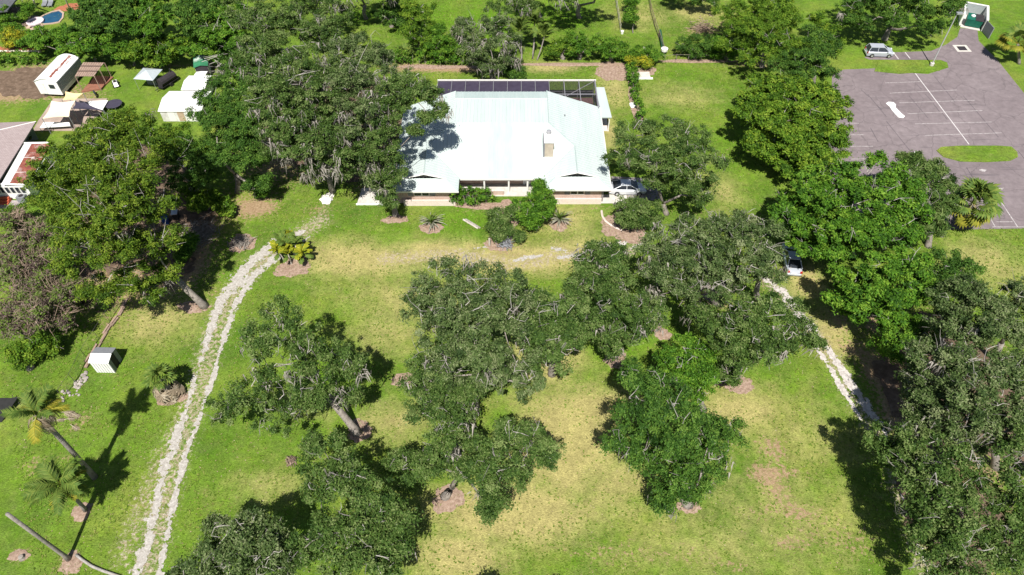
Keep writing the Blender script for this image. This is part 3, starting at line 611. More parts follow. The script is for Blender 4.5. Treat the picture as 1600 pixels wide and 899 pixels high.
MB().box(-10.4, 11.6, 81.25, 87.5, 0, .05).build('patio_floor', plain('red_pavers', (.30, .165, .15), .8, .15, 3), scn, SO)
# paths and edging near the house
cb = thing('brick_edging', 'curved brick edging around the mulch bed by the white car', 'edging', G(960, 360))
pts = [G(*p) for p in ((940, 330), (941, 338), (946, 346), (954, 352), (963, 357), (972, 361))]
for a, b in zip(pts[:-1], pts[1:]):
    for t in np.linspace(0, .84, 6):
        p = a + (b - a) * t; q = a + (b - a) * (t + .13); MB().tube([p + [0, 0, .06], q + [0, 0, .06]], .13, 4).build('brick', M_brickpale, cb, G(960, 360))
MB().prism([tuple(G(*p)[:2]) for p in ((955, 276), (1030, 280), (1035, 312), (958, 320))], 0, .03).build('carport_apron', plain('stained_concrete', (.27, .24, .24), .85, .25, 1.2, stain=(.12, .10, .10)), kind='structure')
sl_ = thing('concrete_slab', 'pale concrete slab in tree shade at the left corner of the house', 'slab', G(580, 312))
MB().prism([tuple(p) for p in ((-1.6, -.9), (3.4, -.9), (3.4, 2.0), (-1.4, 2.0))], 0, .12).build('slab', M_concrete, sl_)
MB().prism([tuple(p) for p in ((-1.7, -1.05), (3.4, -1.05), (3.4, -.92), (-1.7, -.92))], 0, .2).build('edge', M_white, sl_)
pk = thing('wooden_plank', 'weathered wooden plank lying on the lawn in front of the house', 'plank', G(735, 351))
a, b = G(724, 344), G(747, 358); MB().beam(a + [0, 0, .1], b + [0, 0, .1], .13).build('plank', M_deadbark, pk, G(735, 351)); MB().beam(a + [.28, .1, .08], b + [.28, .1, .08], .1).build('plank', M_twig, pk, G(735, 351))

# ------------------------------------------------------------------ cars
M_tyre = plain('tyre_rubber', (.02, .02, .02), .85, .2); M_rim = plain('alloy', (.55, .56, .58), .35, .1, metal=.6)
M_light = plain('headlamp', (.75, .78, .8), .15, .05); M_tail = plain('tail_lamp', (.45, .02, .02), .25, .1)
def carpaint(name, c):
    k = NT(name); k.b.inputs['Coat Weight'].default_value = .6; return k.done(k.ramp(k.noise(1.5, 2), [(.3, tuple(x * .94 for x in c)), (.7, c)]), .35, .5, .25)
def car(label, paint_, loc, rz, hatch=False, group='parked cars'):
    o = thing('parked_car', label, 'car', loc, rz, group)
    Lh = 2.05 if hatch else 2.3; W = .88; H = 1.58 if hatch else 1.44
    if hatch: st = [(-2.05, .62, .30, .80), (-1.95, .94, .26, .86), (-1.2, 1.0, .2, .88), (0, .98, .2, .88), (.9, .98, .2, .88), (1.35, .93, .22, .86), (1.85, .80, .26, .80), (2.05, .55, .32, .66)]
    else: st = [(-2.3, .66, .34, .70), (-2.18, .92, .28, .80), (-1.5, .97, .2, .87), (-.5, .95, .2, .88), (.7, .94, .2, .88), (1.3, .88, .22, .86), (2.05, .72, .26, .78), (2.3, .5, .32, .62)]
    V = []; n = 8
    for x, zt, zb, wd in st:
        V += [(x, -wd * .86, zt), (x, -wd, zt - .14), (x, -wd, (zt + zb) / 2), (x, -wd * .93, zb), (x, wd * .93, zb), (x, wd, (zt + zb) / 2), (x, wd, zt - .14), (x, wd * .86, zt)]
    F = [(i * n + k, i * n + (k + 1) % n, (i + 1) * n + (k + 1) % n, (i + 1) * n + k) for i in range(len(st) - 1) for k in range(n)] + [tuple(range(n - 1, -1, -1)), tuple(range((len(st) - 1) * n, len(st) * n))]
    MB().add(V, F).build('body', paint_, o)
    b0, b1, r0, r1 = (-1.98, 1.15, -1.72, .35) if hatch else (-1.85, 1.2, -.95, .3)
    zb = .96; wb, wr = .80, .60
    c = lambda x, y, z: (x, y, z)
    # roof, pillars and glass
    MB().slab([(r0, -wr, H), (r1, -wr, H), (r1, wr, H), (r0, wr, H)], .06).build('roof', paint_, o)
    MB().quad((b1, -wb * .93, zb), (b1, wb * .93, zb), (r1, wr * .95, H - .05), (r1, -wr * .95, H - .05)).build('windshield', M_glass, o)
    MB().quad((b0, wb * .9, zb), (b0, -wb * .9, zb), (r0, -wr * .92, H - .05), (r0, wr * .92, H - .05)).build('rear_window', M_glass, o)
    mid = (r0 + r1) / 2 + .1
    for s in (-1, 1):
        f = lambda x, t: (x, s * (wb + (wr - wb) * t), zb + (H - .05 - zb) * t)
        MB().quad(f(b0 + .12, 0), f(mid - .05, 0), f(mid - .05, .97), f(r0 + .02, .97)).build('side_window', M_glass, o)
        MB().quad(f(mid + .05, 0), f(b1 - .1, 0), f(r1 - .02, .97), f(mid + .05, .97)).build('side_window', M_glass, o)
        p = MB()
        for xa, xb in ((b0, r0), (mid, mid), (b1, r1)): p.tube([f(xa, 0), f(xb, 1.0)], .05, 4)
        p.build('pillar', paint_, o)
        MB().box(b1 - .35, b1 - .15, s * .93 - .09, s * .93 + .09, .92, 1.06).build('mirror', paint_, o)
        MB().box(Lh - .32, Lh - .06, s * .62 - .14, s * .62 + .14, .56 if not hatch else .66, .70 if not hatch else .80).build('headlight', M_light, o)
        MB().box(-Lh - .015, -Lh + .14, s * .68 - .12, s * .68 + .12, .62, .86).build('taillight', M_tail, o)
        for x in (-1.35, 1.38) if not hatch else (-1.28, 1.28):
            w_ = MB(); ys = s * (W - .02)
            prof = [(.18, -.11), (.3, -.1), (.32, 0), (.3, .1), (.18, .11)]; nn = 14
            Vw = [(x + r_ * math.cos(6.2832 * q / nn), ys + y_, .32 + r_ * math.sin(6.2832 * q / nn)) for r_, y_ in prof for q in range(nn)]
            w_.add(Vw, [(i * nn + q, i * nn + (q + 1) % nn, (i + 1) * nn + (q + 1) % nn, (i + 1) * nn + q) for i in range(4) for q in range(nn)])
            wo = w_.build('wheel', M_tyre, o)
            rm = MB()
            for yy in (.09,):
                Vr = [(x, ys + s * yy, .32)] + [(x + .19 * math.cos(6.2832 * q / 10), ys + s * (yy + .02), .32 + .19 * math.sin(6.2832 * q / 10)) for q in range(10)]
                rm.add(Vr, [(0, 1 + q, 1 + (q + 1) % 10) for q in range(10)])
            rm.build('rim', M_rim, wo)
    MB().box(-Lh - .03, -Lh + .02, -.26, .26, .5, .62).build('number_plate', M_white, o)
    MB().box(-Lh - .06, -Lh + .2, -.78, .78, .3, .5).build('bumper', paint_, o); MB().box(Lh - .16, Lh + .05, -.62, .62, .3, .48).build('bumper', M_dark, o)
    return o
M_pw = carpaint('white_car_paint', (.72, .75, .80, 1)); M_ps = carpaint('silver_car_paint', (.55, .58, .66, 1)); M_pb = carpaint('silver_blue_paint', (.60, .64, .72, 1))
car('white sedan parked under the tree at the right end of the house', M_pw, G(981, 307) + [0, .9, .03], R(-1))
car('boxy silver hatchback parked alone at the top of the parking lot', M_ps, G(1375, 91) + [0, .9, .02], R(-3), True)
car('silver sedan seen from behind beside the right gravel track', M_pb, G(1237, 428) + [.3, 1.8, 0], R(83))

# ------------------------------------------------------------------ palms
def frond_mesh(name, r, length, droop, kind, n=13, leaflet=.6, wd=.07, rise=.5, hang=.35):
    """feather leaf along +x from the origin, arching up and over"""
    V = []; F = []; tone = []
    def pt(t): return np.array([length * (t - .12 * t * t * droop), 0, rise * length * (t - droop * t * t)])
    P = [pt(i / 10) for i in range(11)]
    tb = MB().tube(P, np.linspace(.045, .012, 11), 3, False); V += tb.v; F += tb.f; tone += [.8] * len(tb.v)
    for i in range(n):
        t = .16 + .84 * (i + .5) / n; p = pt(t); q = pt(min(1, t + .03)); d = (q - p) / (np.linalg.norm(q - p) + 1e-6)
        l = leaflet * (1 - .55 * abs(2 * t - .95)) * r.uniform(.85, 1.15)
        for s in (-1, 1):
            side = np.array([.45, s * .9, -hang * r.uniform(.5, 1.4)]); e = p + side * l + d * l * .3; b = len(V)
            wv = d * wd * 1.2
            V += [tuple(p - wv), tuple(p + wv), tuple((p + e) / 2 + wv + [0, 0, .04]), tuple(e), tuple((p + e) / 2 - wv + [0, 0, .04])]; F.append((b, b + 1, b + 2, b + 3, b + 4)); tone += [r.random() * .7 + .15] * 5
    return newmesh(name, V, F, LEAF[kind], {'tone': tone})
def fan_mesh(name, r, stalk, rad, kind, n=11):
    V = []; F = []; tone = []
    tb = MB().tube([(0, 0, 0), (stalk * .5, 0, stalk * .2), (stalk, 0, stalk * .15)], [.035, .03, .02], 3, False); V += tb.v; F += tb.f; tone += [.75] * len(tb.v)
    c = np.array([stalk, 0, stalk * .15])
    for i in range(n):
        a = (i / (n - 1) - .5) * 4.2; l = rad * r.uniform(.8, 1.1); d = np.array([math.cos(a), math.sin(a), -.12]); s = np.array([-math.sin(a), math.cos(a), 0]) * rad * .13
        b = len(V); m = c + d * l * .6; e = c + d * l + [0, 0, -.3 * l]
        V += [tuple(c), tuple(m - s), tuple(e), tuple(m + s + [0, 0, .03])]; F.append((b, b + 1, b + 2, b + 3)); tone += [r.random() * .8 + .1] * 4
    return newmesh(name, V, F, LEAF[kind], {'tone': tone})
def blade_mesh(name, r, l, wd, kind):
    V = []; F = []
    for i, t in enumerate((0, .3, .65, 1.0)):
        x, z, q = l * (t - .1 * t * t), l * .42 * (t - 1.05 * t * t), wd * (1 - t) ** .6
        V += [(x, -q, z + .02), (x, 0, z - .02), (x, q, z + .02)]
        if i: k = 3 * i; F += [(k - 3, k - 2, k + 1, k), (k - 2, k - 1, k + 2, k + 1)]
    return newmesh(name, V, F, LEAF[kind], {'tone': [.25 + .2 * r.random()] * 6 + [.75] * 6})
FR = {}
def fronds(o, top, n, meshes, el=(-20, 60), r=None, sc=(.85, 1.1), name='frond', az0=0):
    for i in range(n):
        f = link(name, meshes[i % len(meshes)], o); f.location = tuple(top)
        f.rotation_euler = (r.normal() * .2, -R(r.uniform(*el)), az0 + i * 2.39996 + r.normal() * .2); s = r.uniform(*sc); f.scale = (s, s, s)
r = rng(77)
big = [frond_mesh('frond', r, 2.7, .95, 'palm', 21, .72, .042) for _ in range(3)]; bigy = [frond_mesh('frond', r, 2.4, 1.1, 'yellowpalm', 18, .62, .04)]; bigd = [frond_mesh('frond', r, 2.3, 1.5, 'drypalm', 15, .5, .035)]
fan = [fan_mesh('fan_leaf', r, 1.1, .85, 'palm') for _ in range(2)]; fany = [fan_mesh('fan_leaf', r, 1.1, .8, 'yellowpalm')]; bfan = [fan_mesh('fan_leaf', r, 1.9, 1.25, 'palm', 15) for _ in range(2)]; bfany = [fan_mesh('fan_leaf', r, 1.8, 1.15, 'yellowpalm', 15)]; fand = [fan_mesh('fan_leaf', r, .9, .7, 'drypalm', 9)]
cyc = [blade_mesh('leaf', r, 1.7, .10, 'palm') for _ in range(2)]; cycd = [blade_mesh('leaf', r, 1.75, .10, 'palecycad')]
cro = [frond_mesh('frond', r, 1.5, .8, 'palm', 10, .5, .1, .9)]; croy = [frond_mesh('frond', r, 1.4, .85, 'croton', 10, .5, .1, .8)]
def palm(label, base, topxy, h, spec, rad=.17, name='palm', r=None, group=None, bulge=1.0):
    B = G(*base); T = G(*topxy, h) if topxy is not None else B + [0, 0, h]; r = r or rng(int(base[0])); o = thing(name, label, 'palm', B, 0, group)
    m = [B + (T - B) * t + np.array([math.sin(t * 3) * .1, 0, 0]) for t in np.linspace(0, 1, 7)]; m[0] = B - [0, 0, .1]
    MB().tube(m, [rad * 1.5, rad * 1.15 * bulge, rad * 1.05, rad, rad, rad * .95, rad * .8], 9).build('trunk', M_palmbark, o, B, True)
    for args in spec:
        meshes, n, el = args[:3]; fronds(o, T - B + [0, 0, 0 if len(args) < 4 else args[3]], n, meshes, el, r)
    return o
GP = 'palms on the left lawn'
palm('short feather palm with a full green head on the lower left lawn', (134, 798), (95, 757), 4.6, [(big, 14, (10, 75)), (big, 10, (-35, 15)), (bigy, 6, (-60, -10))], .15, group=GP)
palm('tall grey-trunked palm at the left edge with a sparse drying head', (148, 746), (58, 648), 10.2, [(big, 7, (25, 70)), (bigy, 4, (-20, 20)), (bigd, 14, (-75, -20))], .2, group=GP)
sn = thing('palm_snag', 'headless palm trunk slanting at the lower left corner, bare top', 'palm trunk', G(108, 874))
B = G(108, 874); T = G(11, 803, 8.8)
MB().tube([B - [0, 0, .1], B + (T - B) * .1, B + (T - B) * .5, T], [.26, .17, .15, .14], 9).build('trunk', M_palmbark, sn, B, True)
fl = thing('fallen_trunk', 'pale curved palm trunk lying on the grass at the bottom left', 'log', G(150, 885))
MB().tube([G(x, y) + [0, 0, .13] for x, y in ((120, 868), (130, 876), (145, 886), (162, 893), (185, 901), (205, 908))], .12, 8).build('trunk', M_twig, fl, G(150, 885), True)
sp_ = thing('stump', 'small sawn stump in sandy soil at the bottom left corner', 'stump', G(35, 872))
MB().lathe([(.3, 0), (.22, .15), (.2, .3), (.12, .31)], 10).build('stump', M_bark, sp_)
# young palm with a skirt of dead leaves
o = palm('young palm with a tuft of green and a grey skirt of dead leaves', (268, 622), (252, 592), 2.6, [], .3, 'skirted_palm')
r = rng(5); top = G(252, 592, 2.6) - G(268, 622)
for i in range(40):
    f = link('dead_leaf', fand[0] if i % 2 else fand[0], o); f.location = tuple(top * r.uniform(.35, .95)); f.rotation_euler = (0, R(r.uniform(40, 85)), r.uniform(0, 6.28)); f.scale = (1.35,) * 3
fronds(o, top, 22, fan, (5, 85), r, (.75, 1.0), 'fan_leaf')
palm('cabbage palm with a big round head at the edge of the parking lot', (1497, 352), (1520, 318), 3.6, [(bfan, 20, (10, 85)), (bfan, 10, (-15, 20)), (bfany, 12, (-55, -10))], .2, 'cabbage_palm')
palm('yellowing cabbage palm at the right edge above the parking lot', (1592, 100), (1590, 68), 3.0, [(bfan, 9, (20, 85)), (bfany, 14, (-40, 40))], .2, 'cabbage_palm')
palm('pale-green feather palm behind the house, left one with arching fronds', (832, 92), (835, 38), 4.4, [(big, 12, (10, 75)), (big, 6, (-30, 10))], .12, 'feather_palm')
palm('feather palm behind the house hugging the mossy tree', (815, 96), (812, 48), 4.0, [(big, 10, (10, 75)), (big, 5, (-40, 10))], .12, 'feather_palm')
palm('thin palm behind the house with leaning pale stems', (839, 94), (850, 58), 2.8, [(big, 9, (20, 80))], .09, 'feather_palm')
palm('low bright fan palm in front of the clipped hedge, left end', (632, 96), (632, 86), .9, [(fan, 14, (10, 70))], .12, 'fan_palm')
for lab, p in (('spiky cycad in a mulch ring in front of the left wing of the house', (675, 352)), ('spiky cycad in a mulch ring in front of the right wing of the house', (874, 347))):
    o = thing('cycad', lab, 'cycad', G(*p), 0, 'cycads in front of the house'); r = rng(p[0])
    MB().lathe([(.24, 0), (.28, .3), (.16, .55)], 9).build('trunk', M_palmbark, o)
    fronds(o, (0, 0, .5), 20, cyc, (25, 85), r, (.8, 1.0), 'leaf'); fronds(o, (0, 0, .5), 24, cycd, (-15, 25), r, (.95, 1.2), 'leaf')
o = thing('golden_palm_clump', 'yellow-green palm clump with dead stems beside the gravel track bend', 'palm', G(457, 416)); r = rng(3)
for (px, py, h) in ((440, 408, 1.6), (452, 402, 2.2), (468, 402, 2.1), (476, 410, 1.4), (455, 412, 1.5), (446, 396, 1.9), (462, 392, 2.0)):
    b = G(px, py) - G(457, 416); MB().tube([(b[0] * .6, b[1] * .6, 0), (b[0], b[1], h)], [.09, .06], 5).build('stem', M_deadbark, o)
    fronds(o, (b[0], b[1], h), 8, croy if r.random() < .5 else cro, (5, 80), r, (.8, 1.1)); fronds(o, (b[0], b[1], h * .8), 3, cro, (-40, 10), r, (.7, 1))
o = thing('dry_palm_clump', 'orange-brown drying grass palm at the corner of the rock pile', 'palm', G(70, 640)); r = rng(4)
fronds(o, (0, 0, .3), 14, bigd + croy, (-10, 50), r, (.5, .8)); fronds(o, (-.6, .5, .3), 14, cro, (10, 80), r, (.8, 1.2))

# ------------------------------------------------------------------ helper for small buildings: local frame from two ground points
def frame(a, b):
    p, q = G(*a), G(*b); return p, math.atan2(q[1] - p[1], q[0] - p[0]), float(np.linalg.norm(q - p))
M_rust = plain('rusty_metal', (.24, .075, .055), .75, .35, 2.0, stain=(.55, .48, .45)); M_corr = M_white
def M_shingle():
    k = NT('pinkish_shingles'); mp = k.n('Mapping'); mp.inputs['Scale'].default_value = (1, 1, 1); k.put(mp.inputs['Vector'], k.coord(True))
    br = k.n('TexBrick', i_Scale=1.6); k.put(br.inputs['Vector'], mp.outputs[0]); br.inputs['Mortar Size'].default_value = .03
    br.inputs['Color1'].default_value = (.36, .29, .285, 1); br.inputs['Color2'].default_value = (.44, .365, .36, 1); br.inputs['Mortar'].default_value = (.26, .21, .21, 1)
    return k.done(br.outputs[0], .9, .1)
M_shin = M_shingle(); M_greywall = plain('grey_green_siding', (.30, .34, .34), .7, .08)
# white trailer with arched roof
p, rz, wd = frame((66.8, 151.5), (101, 151.5)); p2 = G(93.5, 89, 2.9); p1 = G(56.6, 127.8, 2.9)
ln = float(np.linalg.norm((p2 - p1)[:2])); ang = math.atan2((p2 - p1)[1], (p2 - p1)[0])
tr_ = thing('trailer', 'long white trailer with a rust-streaked arched roof at upper left', 'trailer', p + [0, 0, 0], ang - math.pi / 2)
wd = 3.3; arc = [(wd * (i / 8), 2.55 + .5 * math.sin(math.pi * i / 8)) for i in range(9)]
V = [(x, y, z) for y in (-.1, ln + .1) for x, z in arc]; MB().add(V, [(i, i + 9, i + 10, i + 1) for i in range(8)]).build('roof', M_white, tr_)
for i in (5, 6):
    a, b = arc[i], arc[i + 1]; rr = rng(i)
    for y in np.arange(.5, ln - .2, .42):
        if i == 5 or rr.random() < .2:
            q0, q1 = rr.uniform(0, .25) if i == 5 else .3, rr.uniform(.75, 1) if i == 5 else .5
            MB().quad((a[0] + (b[0] - a[0]) * q0, y, a[1] + (b[1] - a[1]) * q0 + .012), (a[0] + (b[0] - a[0]) * q0, y + .41, a[1] + (b[1] - a[1]) * q0 + .012), (a[0] + (b[0] - a[0]) * q1, y + .41, a[1] + (b[1] - a[1]) * q1 + .012), (a[0] + (b[0] - a[0]) * q1, y, a[1] + (b[1] - a[1]) * q1 + .012)).build('rust_patch', M_rust, tr_)
endw = MB().add([(x, 0, z) for x, z in arc] + [(wd, 0, .5), (0, 0, .5)], [tuple(range(10, -1, -1))]); endw.build('end_wall', M_white, tr_)
MB().add([(x, ln, z) for x, z in arc] + [(wd, ln, .5), (0, ln, .5)], [tuple(range(11))]).build('end_wall', M_white, tr_)
MB().box(0, .05, 0.02, ln - .02, .5, 2.55).build('side_wall', M_whitedirty, tr_)
for i in range(7): MB().box(wd - .05, wd + .03, .02, ln - .02, .5 + i * .29, .5 + i * .29 + .25).build('siding_board', M_greywall if i > 1 else M_whitedirty, tr_)
MB().box(.35, 1.15, -.05, -.01, .6, 2.3).build('door', M_trim, tr_); MB().box(1.9, 2.7, -.05, -.01, 1.5, 2.1).build('window', M_glass, tr_)
MB().box(.3, wd - .3, .3, ln - .3, .25, .5).build('chassis', M_dark, tr_)
for y in (ln * .4, ln * .55):
    for x in (.15, wd - .15): MB().tube([(x - .12, y, .35), (x + .12, y, .35)], .35, 10).build('wheel', M_tyre, tr_)
# pergola
p, rz, wd = frame((124, 137), (149, 137)); q = G(161, 98, 2.4); a0 = G(117, 119, 2.4); a1 = G(147, 119, 2.4); a2 = G(163, 98, 2.4); a3 = G(130, 97.5, 2.4)
pg = thing('pergola', 'brown slatted pergola roof on posts beside the white trailer', 'pergola', a0 * [1, 1, 0])
M_brown = plain('brown_board', (.34, .24, .19), .8, .18); o0 = a0 * [1, 1, 0]
for i in range(9):
    t0, t1 = i / 9, (i + .86) / 9
    MB().slab([a0 + (a1 - a0) * t0, a0 + (a1 - a0) * t1, a3 + (a2 - a3) * t1, a3 + (a2 - a3) * t0], .06).build('roof_board', M_brown, pg, o0)
for t in (.33, .7): MB().beam(a0 + (a3 - a0) * t + [0, 0, .06], a1 + (a2 - a1) * t + [0, 0, .06], .09).build('batten', plain('dark_brown', (.09, .06, .05), .8, .2), pg, o0)
for c in (a0, a1, a2, a3, (a1 + a2) / 2): MB().beam(c * [1, 1, 0], c - [0, 0, .07], .07).build('post', M_brown, pg, o0)
MB().prism([tuple(G(*c)[:2]) for c in ((128, 145), (158, 141), (178, 122), (150, 120))], 0, .2).build('deck', plain('red_deck', (.26, .115, .075), .8, .2), pg, o0)
# white ride-on toy beside pergola
ty = thing('go_kart', 'small white ride-on cart with dark wheels near the pergola', 'cart', G(182, 134), R(-60))
MB().add([(-.8, -.35, .25), (.8, -.3, .25), (.8, .3, .25), (-.8, .35, .25), (-.7, -.3, .55), (.3, -.25, .6), (.3, .25, .6), (-.7, .3, .55)], [(0, 3, 2, 1), (4, 5, 6, 7), (0, 1, 5, 4), (1, 2, 6, 5), (2, 3, 7, 6), (3, 0, 4, 7)]).build('body', M_white, ty)
MB().box(-.35, .1, -.2, .2, .56, .72).build('seat', M_dark, ty)
for x in (-.5, .55):
    for s in (-1, 1): MB().tube([(x, s * .34, .2), (x, s * .46, .2)], .2, 10).build('wheel', M_tyre, ty)
bk = thing('bicycle', 'dark machine standing between the pergola and the shade sails', 'machine', G(150, 150), R(-55))
for x in (-.5, .5): MB().tube([(x, -.06, .33), (x, .06, .33)], .33, 12).build('wheel', M_tyre, bk)
MB().beam((-.5, 0, .4), (.5, 0, .75), .09).beam((0, 0, .4), (.2, 0, .9), .12).build('frame', plain('navy_blue', (.035, .05, .08), .5, .2), bk)
# canopy tent and grill trailer
ct = thing('canopy_tent', 'grey-topped canopy tent with four legs on the upper left lawn', 'tent', G(239, 134), R(-8))
MB().add([(-1.5, -1.5, 1.9), (1.5, -1.5, 1.9), (1.5, 1.5, 1.9), (-1.5, 1.5, 1.9), (0, 0, 2.6)], [(0, 1, 4), (1, 2, 4), (2, 3, 4), (3, 0, 4)]).build('canopy', plain('grey_canvas', (.42, .47, .50), .7, .08), ct)
for x in (-1.4, 1.4):
    for y in (-1.4, 1.4): MB().beam((x, y, 0), (x, y, 1.9), .035).build('leg', M_rim, ct)
MB().box(-.9, .8, .2, 1.0, .0, .75).build('table', M_shut, ct)
gt = thing('grill_trailer', 'black barrel grill trailer beside the grey canopy tent', 'trailer', G(264, 133), R(62))
MB().tube([(-1.4, 0, 1.0), (1.4, 0, 1.0)], .62, 12).build('barrel', M_dark, gt); MB().box(-1.6, 1.6, -.55, .55, .4, .5).build('frame', M_tyre, gt)
MB().beam((-2.4, 0, .4), (-1.5, 0, .45), .06).build('tow_bar', M_tyre, gt); MB().tube([(1.1, 0, 1.5), (1.1, 0, 2.1)], .1, 8).build('flue', M_tyre, gt)
for s in (-1, 1): MB().tube([(0, s * .6, .3), (0, s * .75, .3)], .3, 12).build('wheel', M_tyre, gt)
# green roofed shed and the two white sheds
def gshed(label, a, b, depth, h, rise, roofm, wallm, rot=0, along=True, name='shed', open_=True, ov=.15):
    p, rz, wd = frame(a, b); o = thing(name, label, 'shed', p, rz + rot)
    if along:   # ridge along depth
        V = [(-ov, -ov, h), (wd / 2, -ov, h + rise), (wd + ov, -ov, h), (-ov, depth + ov, h), (wd / 2, depth + ov, h + rise), (wd + ov, depth + ov, h)]
        for q in ((0, 3, 4, 1), (1, 4, 5, 2)): MB().slab([V[i] for i in q], .06).build('roof_panel', roofm, o)
        MB().add([(0, 0, 0), (wd, 0, 0), (wd, 0, h), (wd / 2, 0, h + rise), (0, 0, h)], [(0, 1, 2, 3, 4)]).build('front_wall', M_dark if open_ else wallm, o)
        MB().add([(0, depth, 0), (wd, depth, 0), (wd, depth, h), (wd / 2, depth, h + rise), (0, depth, h)], [(4, 3, 2, 1, 0)]).build('back_wall', wallm, o)
    else:
        V = [(-ov, -ov, h), (wd + ov, -ov, h), (wd + ov, depth / 2, h + rise), (-ov, depth / 2, h + rise), (wd + ov, depth + ov, h), (-ov, depth + ov, h)]
        for q in ((0, 1, 2, 3), (3, 2, 4, 5)): MB().slab([V[i] for i in q], .06).build('roof_panel', roofm, o)
        MB().box(0, wd, 0, .05, 0, h - .07).build('front_wall', wallm, o); MB().box(0, wd, depth - .05, depth, 0, h - .07).build('back_wall', wallm, o)
    MB().box(-.03, .03, .06, depth - .06, 0, h - .08).build('side_wall', M_white if along else M_dark, o); MB().box(wd - .03, wd + .03, .06, depth - .06, 0, h - .08).build('side_wall', wallm, o)
    return o, wd
M_greenroof = plain('green_patched_tin', (.04, .20, .10), .6, .2, 1.5, stain=(.55, .6, .56))
g, wd = gshed('small shed with a green patched tin roof and open dark front', (311, 124), (330, 121), 2.6, 2.0, .25, M_greenroof, M_whitedirty)
MB().box(.5, .9, -.5, -.1, 0, .9).build('bin', M_shut, g)
gshed('middle white metal shed in a row of three by the bright tree', (292, 158), (325, 158), 3.4, 1.9, .35, M_white, M_whitedirty, along=False)
g, wd = gshed('large white-roofed shed nearest the trees with a dark open left end', (256, 190), (320, 190), 4.6, 1.75, .5, M_white, M_whitedirty, along=False)
for i in range(3): MB().box(1.0 + i * 1.3, 1.9 + i * 1.3, -.03, 0, .1, 1.6).build('door', plain('tan_plywood', (.45, .34, .24), .8, .15) if i == 1 else M_trim, g)
gshed('low white box shed between the green-roofed shed and the white sheds', (308, 133), (322, 133), 1.6, 1.2, .12, M_white, M_white, along=False)
# shade sails and pad
pad = [(52, 205), (60, 190), (84, 155), (168, 155), (160, 175), (140, 196), (118, 205)]
MB().prism([tuple(G(*c)[:2]) for c in pad], 0, .1).build('patio', plain('dusty_pavers', (.36, .28, .235), .9, .22, .8, stain=(.25, .18, .15)), kind='structure')
def sail(label, corners, mat, dz=-.25):
    c = np.array([G(x, y, h) for x, y, h in corners]); n = len(c); m = c.mean(0) + [0, 0, dz]; o = thing('shade_sail', label, 'shade sail', m * [1, 1, 0], 0, 'shade sails over the patio')
    V = [m]; F = []; K = 6
    for i in range(n):
        for t in range(K):
            s = t / K; q = c[i] + (c[(i + 1) % n] - c[i]) * s; q = q + (m - q) * .16 * math.sin(math.pi * s); V.append(q)
    N = n * K; V = V + [v - np.array([0, 0, .02]) for v in V]
    F = [(0, 1 + k, 1 + (k + 1) % N) for k in range(N)] + [(N + 1, N + 2 + (k + 1) % N, N + 2 + k) for k in range(N)]
    MB().add(V, F).build('canvas', mat, o, m * [1, 1, 0])
    for i in range(n): MB().beam(c[i] * [1, 1, 0], c[i] + [0, 0, .1], .05).build('post', M_shut, o, m * [1, 1, 0])
M_cream = plain('cream_canvas', (.80, .70, .52), .8, .05); M_gold = plain('sand_yellow_canvas', (.72, .55, .30), .8, .06); M_blk = plain('charcoal_canvas', (.05, .045, .07), .8, .15)
sail('large cream shade sail over the dusty patio', [(80, 158, 2.6), (118, 157, 2.6), (108, 183, 2.4), (66, 186, 2.4)], M_cream)
sail('small sandy-yellow shade sail just below the white trailer', [(102, 143, 2.7), (130, 146, 2.6), (118, 157, 2.4), (97, 157, 2.4)], M_gold)
sail('charcoal triangular shade sail right of the cream one', [(117, 158, 2.5), (132, 160, 2.4), (162, 173, 2.3), (112, 170, 2.3)], M_blk)
wr = thing('white_tarp', 'white sheet spread over a low frame at the right end of the patio', 'tarp', G(152, 168))
c = [G(138, 158, .8), G(169, 157, .8), G(160, 172, .8), G(140, 166, .8)]; MB().slab(c, .05).build('sheet', M_white, wr, G(152, 168))
for q in c: MB().beam(q * [1, 1, 0], q - [0, 0, .05], .04).build('leg', M_shut, wr, G(152, 168))
wt = thing('white_table', 'long white table under the cream sail at the front of the patio', 'table', G(85, 196))
c = [G(62, 200, .75), G(110, 197, .75), G(108, 191, .75), G(68, 191, .75)]; MB().slab(c, .05).build('tabletop', M_white, wt, G(85, 196))
for q in c: MB().beam(q * [1, 1, 0], q - [0, 0, .05], .04).build('leg', M_shut, wt, G(85, 196))
tp = thing('trampoline', 'round dark trampoline at the right of the patio', 'trampoline', G(180, 168))
MB().lathe([(1.05, .55), (1.15, .6), (1.0, .62), (.02, .6)], 18).build('mat', M_blk, tp)
for k_ in range(6): MB().beam((1.05 * math.cos(k_ * 1.047), 1.05 * math.sin(k_ * 1.047), 0), (1.05 * math.cos(k_ * 1.047), 1.05 * math.sin(k_ * 1.047), .56), .03).build('leg', M_rim, tp)
# neighbour house, left edge
nb = thing('neighbour_house', 'grey-green neighbour house with pinkish shingle roof and rusty lean-to', 'house', G(0, 313)); NO = G(0, 313)
ra, rb_ = G(56, 190, 2.7), G(-2, 283, 2.7); rt = G(-2, 203.5, 3.5)
MB().slab([ra, rt, G(-90, 225, 4.2), G(-90, 330, 3.4), G(-30, 325, 2.7), rb_], .15).build('roof', M_shin, nb, NO)
MB().slab([ra + [0, .02, 0], G(-90, 195, 2.7), G(-90, 222, 4.15), rt + [0, .02, 0]], .15).build('roof', M_shin, nb, NO)
MB().beam(ra, rt, .06).build('ridge_cap', M_trim, nb, NO)
la, lb, lc, ld = G(38, 224, 2.55), G(80, 224, 2.2), G(42, 288, 2.2), G(2, 288, 2.55)
MB().slab([la + [.9, 0, -.08], lb, lc, ld + [.9, 0, -.08]], .06).build('lean_to_roof', M_rust, nb, NO)
